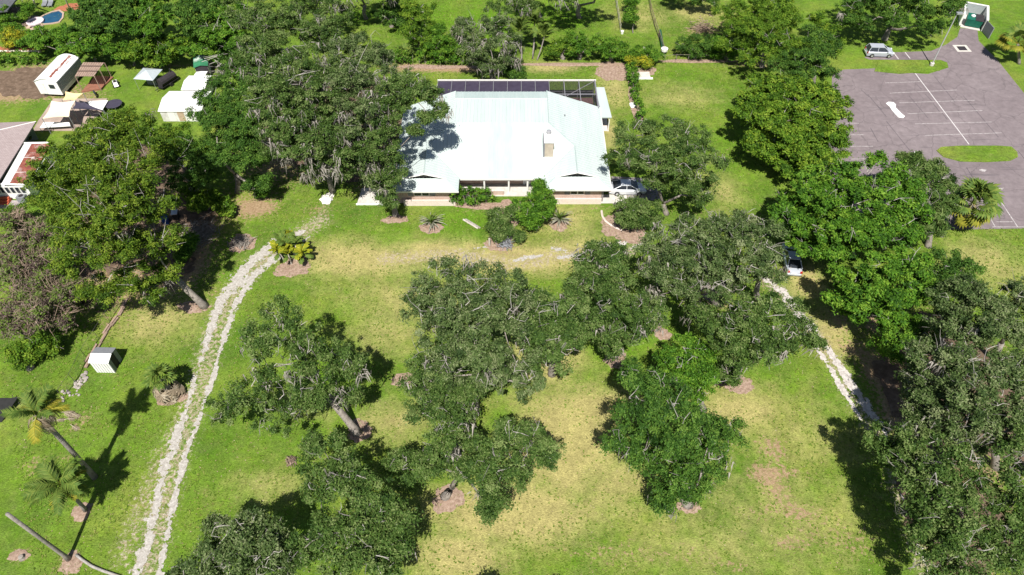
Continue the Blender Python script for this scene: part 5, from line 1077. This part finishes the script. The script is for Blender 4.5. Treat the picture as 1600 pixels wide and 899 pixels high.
tree('vine_tangle', 'brown vine-smothered tree at the left edge, lower of the tangled mass', (60, 545),
     [(30, 460, 4.8, 36), (80, 460, 4.8, 36), (115, 455, 4, 26), (55, 500, 4.4, 36), (15, 505, 4, 30), (95, 500, 3.2, 26), (130, 470, 2.6, 18)], 'vine', .0, 13, 1.0, group=GV, twigmat=M_vine, cat='vine tangle')
tree('shrub', 'bright green shrub at the foot of the brown vine tangle', (48, 575), [(30, 550, 2, 20), (58, 542, 2, 22), (82, 538, 1.6, 14), (40, 562, 1.2, 16)], 'yellow', 0, .5, .9, cat='shrub')
tree('shrub', 'fresh green scrub patch above the brown vine tangle at the left edge', (20, 350), [(10, 340, 2.2, 16), (28, 334, 2.2, 14), (22, 350, 1.6, 12)], 'yellow', 0, .5, .9, cat='shrub')
GM = 'moss-hung oaks left of the house'
tree('live_oak', 'moss-hung oak left of the house, front one of the grove over the lawn edge', (520, 300),
     [(445, 205, 8, 38), (485, 190, 9, 38), (525, 205, 8.6, 36), (470, 230, 7.4, 34), (430, 235, 6.4, 26), (515, 240, 7, 34), (545, 225, 7.4, 28), (495, 262, 5, 22), (535, 265, 5, 20)], 'oak', 1.0, 1.4, .9, group=GM, seed=11)
tree('live_oak', 'moss-hung oak left of the house, broad centre one of the grove', (520, 190),
     [(430, 115, 10, 40), (470, 95, 10.6, 40), (420, 160, 9.4, 36), (465, 140, 11, 44), (505, 120, 10.8, 38), (450, 178, 9.6, 30), (505, 165, 9.8, 34)], 'oak', 1.0, 1.5, .9, group=GM)
tree('live_oak', 'moss-hung oak left of the house, right one of the grove against the roof', (575, 225),
     [(545, 130, 10.6, 40), (580, 120, 10, 36), (560, 165, 9.6, 38), (535, 90, 10, 34), (575, 85, 9, 34), (600, 92, 8, 16), (545, 195, 8.6, 30)], 'grey', .7, 1.4, .9, group=GM)
tree('live_oak', 'moss-hung oak left of the house, rearmost of the grove beside the bright tree', (430, 100),
     [(400, 50, 10, 38), (440, 40, 10.4, 38), (478, 48, 9.8, 34), (395, 95, 9, 30), (420, 78, 10, 34), (385, 20, 8.6, 30), (510, 62, 9, 30)], 'oak', .5, 1.2, .9, group=GM)
tree('live_oak', 'smaller mossy oak leaning over the left corner of the house', (592, 300), [(570, 265, 5, 20), (585, 285, 4, 16), (560, 240, 5.6, 18), (595, 258, 5.4, 16), (580, 222, 6.4, 20)], 'grey', .6, 1.2, .85, group=GM)
tree('broadleaf_tree', 'pale-trunked oak behind the grove, next to the shady back lawn', (512, 62), [(495, 8, 8.6, 34), (525, 25, 7.4, 26), (470, -5, 8, 34), (520, -10, 8, 30), (505, 45, 5, 18)], 'oak', .5, 1.4, .8, group=GM)

# thicket, upper left
GT = 'thicket trees along the upper left boundary'
for label, base, lobes, k in [
    ('thicket tree with a broad mid-green crown directly right of the swimming pool', (130, 62), [(128, 28, 5, 22), (148, 22, 5.6, 26), (122, 54, 3.4, 18), (150, 45, 5, 24)], 'dark'),
    ('dark crowned thicket tree at the top edge above the white trailer', (180, 50), [(165, 10, 6.4, 32), (195, 18, 6.6, 32), (180, 38, 6, 28), (150, 5, 5, 24)], 'dark'),
    ('thicket tree with a light yellow-green crown above the canopy tent', (235, 62), [(220, 20, 6.4, 30), (248, 28, 6.4, 30), (235, 50, 5.4, 28), (212, 45, 5, 22)], 'green'),
    ('tall dark thicket tree at the top edge above the green-roofed shed', (300, 55), [(280, 8, 7.4, 34), (315, 15, 7.4, 34), (300, 38, 6.8, 30), (335, 35, 6.6, 28)], 'dark'),
    ('thicket tree left of the rearmost mossy oak, deep green rounded crown', (355, 75), [(345, 45, 6.4, 28), (365, 25, 7, 28), (355, 62, 5.4, 24), (372, 60, 5, 20)], 'green'),
    ('bushy thicket tree behind the white trailer and its brown pergola', (150, 98), [(140, 78, 3.2, 20), (162, 72, 3.6, 20), (185, 80, 3, 18), (125, 70, 3.2, 18)], 'green'),
    ('bushy yellow-green thicket tree between the pergola and the canopy tent', (210, 102), [(200, 80, 3, 20), (225, 75, 3.4, 20), (215, 90, 2, 16)], 'yellow'),
    ('bushy bright thicket tree behind the black grill trailer', (265, 102), [(252, 80, 3, 20), (275, 75, 3.6, 20), (262, 90, 2, 18), (240, 92, 2, 14)], 'yellow'),
    ('bushy thicket tree right behind the green-roofed shed', (325, 98), [(300, 72, 3.6, 20), (330, 80, 3.2, 18), (345, 88, 2.4, 16)], 'green'),
    ('olive thicket tree at the left hedge corner, before the swimming pool', (95, 75), [(70, 56, 2, 14), (98, 52, 2.6, 16), (80, 68, 1.8, 15), (112, 62, 2.6, 16)], 'green'),
    ('bushy tree just left of the white trailer roof, above the clipped hedge', (62, 84), [(50, 62, 2.4, 14), (64, 70, 2.2, 13), (100, 80, 1.8, 12)], 'green'),
    ('dusky thicket tree between the rearmost mossy oak and the bright-green layered tree', (395, 130), [(380, 110, 5, 22), (400, 120, 5, 22), (370, 95, 5.4, 20)], 'dark')]:
    tree('broadleaf_tree', label, base, lobes, k, 0, .5, .85, .33, .085, group=GT, tr=.2)
tree('shrub', 'yellow and cream variegated bush by the orange mulch at the upper left', (28, 74), [(20, 58, 1.6, 14), (32, 66, 1.4, 12), (40, 60, 1.2, 9), (18, 68, 1, 9)], 'croton', 0, .3, 1, cat='bush')
hedge('hedge', 'long clipped green hedge at the upper left behind the white trailer', (-20, 100), (62, 98), 24, 1.7, seed=4)
tree('shrub', 'dark leafy shrub at the left edge below the neighbour roof by the pool', (10, 60), [(5, 28, 2, 16), (12, 45, 1.8, 14), (38, 25, 1.2, 9), (45, 14, 1.6, 9)], 'green', 0, .3, 1, cat='shrub')

# back of the house
tree('vine_column', 'tall narrow tree trunk smothered in bright vines behind the clipped hedge', (655, 82), [(640, 15, 6.4, 16), (650, 30, 5.2, 16), (640, 50, 4, 14), (665, 20, 5.6, 16), (672, 45, 4, 14), (660, 65, 2.4, 16), (648, -8, 7.6, 16)], 'yellow', 0, .6, 1, group=None, cat='vine column')
tree('broadleaf_tree', 'dense conical dark-green tree standing directly behind the clipped hedge', (688, 95), [(686, 48, 4, 12), (690, 65, 3.2, 18), (678, 78, 2.2, 14), (702, 78, 2.2, 14)], 'green', 0, .2, 1.2, tr=.14)
tree('dead_snag', 'grey moss-covered dead snag behind the hedge, leaning right', (716, 78), [(712, 48, 3.6, 9), (722, 34, 4.4, 7), (706, 60, 2.6, 8)], 'grey', 5.5, 2, .12, cat='snag', tr=.14)
tree('live_oak', 'mossy grey oak on the mulch directly behind the screened pool enclosure', (770, 124), [(745, 45, 7, 24), (775, 40, 7.4, 24), (738, 70, 5.6, 20), (765, 70, 6, 26), (792, 65, 6, 20), (770, 98, 3.8, 24), (745, 95, 3.6, 16), (795, 92, 3.4, 16)], 'grey', .9, 1.8, .7)
tree('broadleaf_tree', 'wide shade oak at the top edge over the back lawn, twin trunks visible', (572, 30), [(540, -30, 8, 34), (580, -40, 9, 36), (615, -20, 7, 28), (560, -12, 7, 18)], 'oak', .2, 1, .8, lean=(570, 8, 2.4), tr=.3)
tree('shrub', 'bushes at the top edge between the twin-trunked shade oak and the vine column', (612, 42), [(600, 22, 2.4, 16), (615, 12, 2.6, 14), (622, 38, 1.6, 14)], 'dark', 0, .4, 1, cat='bush')
for label, base, lobes, k in [
    ('shady tree at the top edge with its thick trunk left of the fern palms', (845, 30), [(810, -30, 8, 30), (845, -35, 9, 30), (790, 5, 6, 24), (820, 10, 6.6, 20)], 'oak'),
    ('grey-trunked oak at the top edge casting shade across the bright back lawn', (905, 28), [(870, -25, 8, 30), (905, -30, 9, 32), (940, -25, 8, 26), (885, -5, 7, 16)], 'oak')]:
    tree('live_oak', label, base, lobes, k, .5, 1, .75, tr=.36)
GB = 'bushes behind the back garden bed'
for label, base, lobes, k in [
    ('fern-leaved bush left in the row behind the house, below the palms', (880, 92), [(872, 74, 1.6, 16), (893, 70, 2, 16), (862, 84, 1.2, 12)], 'yellow'),
    ('tall leafy bush in the middle of the row behind the house', (905, 92), [(902, 62, 2.8, 15), (915, 75, 2, 16), (898, 82, 1.4, 13)], 'green'),
    ('rounded dark bush at the right end of the row behind the house', (955, 93), [(940, 72, 2.2, 17), (960, 70, 2.2, 15), (950, 84, 1.4, 14), (968, 84, 1.2, 11)], 'green'),
    ('green bush at the head of the garden divider hedge, right of the yellow croton', (1015, 98), [(1005, 84, 1.6, 13), (1020, 88, 1.4, 12), (992, 88, 1.2, 10)], 'green')]:
    tree('bush', label, base, lobes, k, 0, .4, 1.1, cat='bush', group=GB)
tree('bush', 'yellow-leaved croton bush behind the end of the garden divider hedge', (993, 106), [(988, 96, 1, 9), (1000, 94, 1.2, 10), (1010, 100, .9, 7)], 'croton', 0, .3, 1.1, cat='bush')
hedge('hedge', 'clipped hedge behind the left back lawn of the house', (622, 98), (732, 102), 17, 1.9, seed=8)
hedge('hedge', 'narrow hedge dividing the side lawns right of the house', (986, 112), (1000, 188), 13, 1.2, seed=9)
tree('bush', 'round dark bush at the back wall of the screened enclosure', (806, 126), [(800, 112, 1.4, 13), (812, 114, 1.3, 11)], 'dark', 0, .2, 1.2, cat='bush')
GTP = 'lollipop trees in the back garden'
tree('topiary_tree', 'lollipop-clipped small tree in the back garden, nearer with a thin bare stem', (989, 52), [(985, 22, 2.4, 9), (990, 31, 2, 8), (982, 30, 2, 7)], 'green', 0, 0, 1.6, group=GTP, tr=.08)
tree('topiary_tree', 'lollipop-clipped small tree cut by the top edge of the back garden', (986, 22), [(985, 4, 2, 9), (990, 0, 2.2, 8)], 'green', 0, 0, 1.6, group=GTP, tr=.08)

# right side
GR = 'trees along the right boundary'
tree('broadleaf_tree', 'olive rounded tree at the top of the right boundary row, below the pale yard', (1190, 105),
     [(1150, 25, 6.4, 30), (1190, 15, 7, 34), (1225, 40, 6.6, 32), (1180, 50, 7.2, 38), (1145, 62, 5, 24), (1215, 78, 5.6, 32), (1175, 85, 4.6, 28), (1250, 75, 5.6, 28), (1200, -5, 6.4, 28)], 'yellow', 0, .6, .95, group=GR)
tree('broadleaf_tree', 'small dark tree between the olive rounded tree and the yellow-green parking-lot tree', (1270, 130), [(1240, 105, 5.6, 28), (1275, 92, 5.8, 28), (1290, 70, 5, 22), (1265, 60, 5.2, 22), (1285, 115, 4.8, 20)], 'dark', 0, .5, .95, group=GR)
tree('broadleaf_tree', 'dense yellow-green tree bordering the parking lot and the side lawn', (1235, 265),
     [(1190, 150, 7, 34), (1230, 140, 7.6, 34), (1270, 155, 7.4, 34), (1185, 190, 7.4, 34), (1225, 185, 8.6, 42), (1272, 195, 8, 40), (1300, 165, 6, 22), (1205, 225, 6, 34), (1255, 230, 6.6, 38), (1300, 215, 6, 24), (1240, 258, 4.2, 24), (1295, 240, 5, 20), (1170, 165, 6, 22), (1205, 245, 4, 20)], 'yellow', 0, .5, 1.1, group=GR, L=.33, W=.09, tr=.36)
tree('broadleaf_tree', 'big spreading dark tree below the parking lot, bare twigs showing on its left', (1330, 400),
     [(1300, 290, 8.4, 40), (1350, 280, 8.8, 40), (1265, 310, 7.4, 36), (1320, 330, 9, 46), (1375, 320, 9, 44), (1405, 290, 8, 34), (1240, 345, 6.4, 32), (1285, 355, 7.4, 40), (1345, 370, 7.6, 42), (1395, 360, 8, 38), (1260, 378, 5.2, 26), (1300, 395, 5.4, 28), (1225, 320, 6, 22), (1425, 330, 7, 26)], 'green', 0, 2.0, 1.0, group=GR, L=.33, W=.085, tr=.42)
tree('broadleaf_tree', 'feathery olive tree right of the big spreading tree, beside the cabbage palm', (1450, 385),
     [(1430, 275, 6.8, 28), (1465, 285, 6.8, 26), (1440, 315, 6.6, 30), (1475, 320, 5.6, 20), (1450, 350, 5, 28), (1420, 255, 6.4, 16), (1460, 262, 6.6, 14), (1425, 360, 5, 24)], 'oak', 0, .8, .85, group=GR, L=.6, W=.06)
tree('broadleaf_tree', 'fresh light-green tree below the big spreading tree, right of the silver car', (1405, 480),
     [(1330, 445, 5.2, 28), (1375, 420, 6.8, 34), (1420, 415, 7, 34), (1400, 455, 6.8, 36), (1355, 480, 5.2, 30), (1440, 450, 6, 28), (1310, 470, 4, 24), (1390, 495, 4.8, 26), (1335, 490, 3.6, 18)], 'green', 0, .5, 1.05, group=GR, L=.32, W=.09)
tree('broadleaf_tree', 'olive tree right of the fresh light-green one, above the grey oak', (1480, 440), [(1460, 420, 5.6, 28), (1490, 415, 5.4, 26), (1510, 430, 5, 22), (1480, 445, 5, 26)], 'dark', 0, .6, 1, group=GR)
tree('broadleaf_tree', 'small bright tree over the brown leaf litter by the right track', (1420, 560), [(1395, 520, 5, 26), (1415, 540, 4.8, 26), (1385, 545, 3.8, 18), (1440, 520, 5.2, 26)], 'green', 0, .5, 1, group=GR)
GRO = 'grey oaks at the right edge'
tree('live_oak', 'grey-green oak at the right edge, upper one below the small right-hand lawn', (1560, 560),
     [(1485, 475, 8, 36), (1530, 470, 8.4, 38), (1575, 480, 8.4, 38), (1500, 515, 8, 36), (1550, 520, 8.6, 42), (1595, 530, 8, 34), (1470, 510, 6.8, 26), (1600, 460, 8, 30)], 'grey', .12, 1.2, 1.15, group=GRO)
tree('live_oak', 'sprawling grey oak at the right edge with pale limbs, above the lowest oak', (1555, 730),
     [(1440, 565, 7.6, 36), (1490, 570, 8.6, 40), (1540, 580, 9, 42), (1590, 590, 9, 40), (1455, 610, 7.6, 38), (1510, 615, 9, 44), (1565, 630, 9, 42), (1430, 640, 6, 24), (1480, 655, 7, 30), (1600, 660, 8.4, 36), (1530, 660, 8, 34), (1425, 600, 6, 20), (1560, 685, 7, 40), (1505, 695, 6.4, 34), (1445, 665, 6.2, 26), (1475, 630, 7, 30)], 'grey', .3, 2.0, 1.1, group=GRO)
tree('live_oak', 'lowest grey oak at the right edge, shading the bottom of the right gravel track', (1500, 880),
     [(1400, 690, 6.4, 34), (1440, 710, 7.2, 38), (1415, 745, 6.4, 34), (1465, 760, 7.6, 42), (1500, 720, 7, 34), (1440, 800, 6.4, 38), (1490, 810, 7.8, 42), (1530, 780, 7, 36), (1460, 850, 6, 38), (1510, 860, 7, 40), (1380, 710, 5, 20), (1550, 840, 6.4, 36), (1475, 890, 5.4, 34)], 'oak', .2, 1.8, 1.1, group=GRO)
tree('live_oak', 'dark oak in the bottom right corner, mostly shaded crown', (1620, 880), [(1580, 720, 8, 36), (1600, 770, 8, 38), (1570, 800, 7, 34), (1600, 840, 7, 38), (1570, 880, 6, 34), (1620, 700, 9, 40)], 'oak', .3, 1.4, .9, group=GRO)
tree('live_oak', 'big dark oak behind the silver boxy car at the top of the parking lot', (1382, 62),
     [(1330, 20, 5.6, 26), (1370, 5, 7, 32), (1415, 0, 7.4, 34), (1455, 8, 6.8, 30), (1345, 40, 3.8, 20), (1395, 28, 5.6, 26), (1440, 35, 5, 26), (1475, 30, 5, 22), (1395, -25, 7.4, 34), (1345, -10, 6.4, 26), (1490, 15, 5, 16)], 'dark', .1, .8, .85, tr=.42)
tree('broadleaf_tree', 'thin light-green tree between the boundary trees and the big dark oak', (1300, 85), [(1275, 30, 3.6, 14), (1300, 45, 3.4, 16), (1285, 62, 3, 16), (1310, 72, 2, 12)], 'yellow', 0, .6, .7, tr=.14)
for label, base, lobes, k in [
    ('dark leafy shrub mass by the brush pile, behind the side lawn', (1085, 90), [(1070, 72, 1.8, 14), (1090, 68, 2.2, 16), (1110, 76, 2, 15), (1085, 82, 1.2, 12)], 'dark'),
    ('lighter shrub right of the dark shrub mass, behind the side lawn', (1135, 92), [(1125, 72, 2.4, 15), (1142, 80, 1.8, 14), (1118, 86, 1, 9)], 'green'),
    ('low dark tree at the top edge above the brush pile', (1090, -2), [(1065, -6, 2.6, 18), (1090, -2, 2.6, 18), (1112, 2, 2.4, 14), (1050, -10, 2.6, 14)], 'dark')]:
    tree('shrub', label, base, lobes, k, 0, .4, 1, cat='shrub', group='shrubs beyond the side lawn')
# planting round the house
tree('shrub', 'rounded evergreen shrub in the brick-edged mulch bed beside the white car', (996, 362), [(985, 325, 2.4, 20), (1010, 328, 2.4, 20), (995, 345, 1.8, 20), (1018, 345, 1.6, 14), (975, 340, 1.6, 13)], 'oak', 0, .6, 1.05, cat='shrub', tr=.14)
tree('shrub', 'feathery-topped ornamental tree in front of the house, right part of the planting', (838, 362), [(845, 300, 3.6, 12), (838, 318, 3, 18), (848, 335, 2.2, 16), (822, 335, 2.2, 16), (830, 350, 1.4, 13), (858, 318, 2.4, 10), (842, 288, 4, 7)], 'green', 0, .8, 1, cat='shrub', tr=.12)
tree('shrub', 'dark bushy shrub with pale bare stems, left half of the planting before the house', (785, 372), [(774, 335, 2, 12), (785, 345, 2, 12), (772, 355, 1.4, 10), (792, 362, 1.2, 11), (778, 370, .8, 9), (800, 332, 1.6, 9), (812, 370, 1, 7)], 'oak', 0, 1.2, 1, cat='shrub', tr=.1)
hedge('hedge', 'low rounded hedge under the porch of the house', (714, 318), (757, 318), 22, 2.2, 'green', n=5, seed=12, dens=1.4)
hedge('hedge', 'low green groundcover hedge below the porch steps', (792, 330), (838, 318), 18, 1.0, 'green', n=5, seed=13)
tree('shrub', 'small shrub with flowers at the foot of the left oak lobe of the right lawn', (1138, 590), [(1132, 580, .8, 9), (1140, 592, .5, 6)], 'yellow', 0, .3, 1, cat='shrub', trunk=False)
# trees just outside the frame whose shade reaches into the picture
for label, base, lobes in [
    ('oak just below the bottom edge whose shade tip reaches the lawn, left one', (752, 985), [(740, 985, 5, 34), (775, 990, 5, 30), (755, 960, 6, 22)]),
    ('oak just below the bottom edge whose shade tip reaches the lawn, right one', (865, 985), [(850, 985, 5, 28), (880, 990, 5, 26), (868, 965, 5.4, 18)])]:
    tree('live_oak', label, base, lobes, 'oak', 0, .5, .8, tr=.25)

# low tufts, weeds and fallen leaves over the lawns
def tufts(n, name, kind, lo, hi, seed, keep):
    r = rng(seed); x = r.uniform(-88, 88, n * 4); y = r.uniform(19, 118, n * 4)
    ok = np.abs(x) < (y + 42) * .62
    ok &= ~((x > -15) & (x < 14) & (y > 63.5) & (y < 88)); ok &= ~((x > 37) & (y > 60.5)) ; ok &= ~((x < -30) & (y > 60) & (y < 110))
    cx = np.clip(np.searchsorted(xs, x) - 1, 0, len(xs) - 1); cy = np.clip(np.searchsorted(ys, y) - 1, 0, len(ys) - 1)
    ok &= (A['grit'][cy, cx] < .35) & (A['bare'][cy, cx] < .6); ok &= fbm(x, y, .35, seed) + r.uniform(-.3, .3, len(x)) > keep; ok &= r.random(len(x)) > A['dry'][cy, cx] * .7
    x, y = x[ok][:n], y[ok][:n]; m = len(x); K = 4; ix = np.repeat(np.arange(m), K); N = len(ix)
    a = r.random(N) * 6.283; h = r.uniform(lo, hi, N); d = np.stack([np.cos(a), np.sin(a), 0 * a], 1); s = np.stack([-np.sin(a), np.cos(a), 0 * a], 1)
    P = np.stack([x[ix], y[ix], np.full(N, .005)], 1); V = np.stack([P - s * .06, P + s * .06, P + d * (h * r.uniform(.6, 1.6, N))[:, None] + np.array([0, 0, 1.0]) * h[:, None] * .8], 1).reshape(-1, 3)
    tone = np.clip(.5 + r.normal(size=m)[ix] * .3 + r.normal(size=N) * .1, 0, 1); TRIS[0] += N
    link(name, newmesh(name, V, np.arange(N * 3).reshape(N, 3), LEAF[kind], {'tone': np.repeat(tone, 3)}), kind='stuff')
LEAF['turf'] = leaf_mat('turf_tufts', (.10, .185, .018), (.16, .25, .03), (.28, .29, .08), .25)
LEAF['straw'] = leaf_mat('dry_straw', (.20, .15, .09), (.33, .26, .15), (.44, .38, .24), .1)
tufts(55000, 'grass_tufts', 'turf', .05, .14, 3, .40)
tufts(9000, 'fallen_leaves', 'straw', .02, .06, 5, .5)
print('TRIS', TRIS[0])
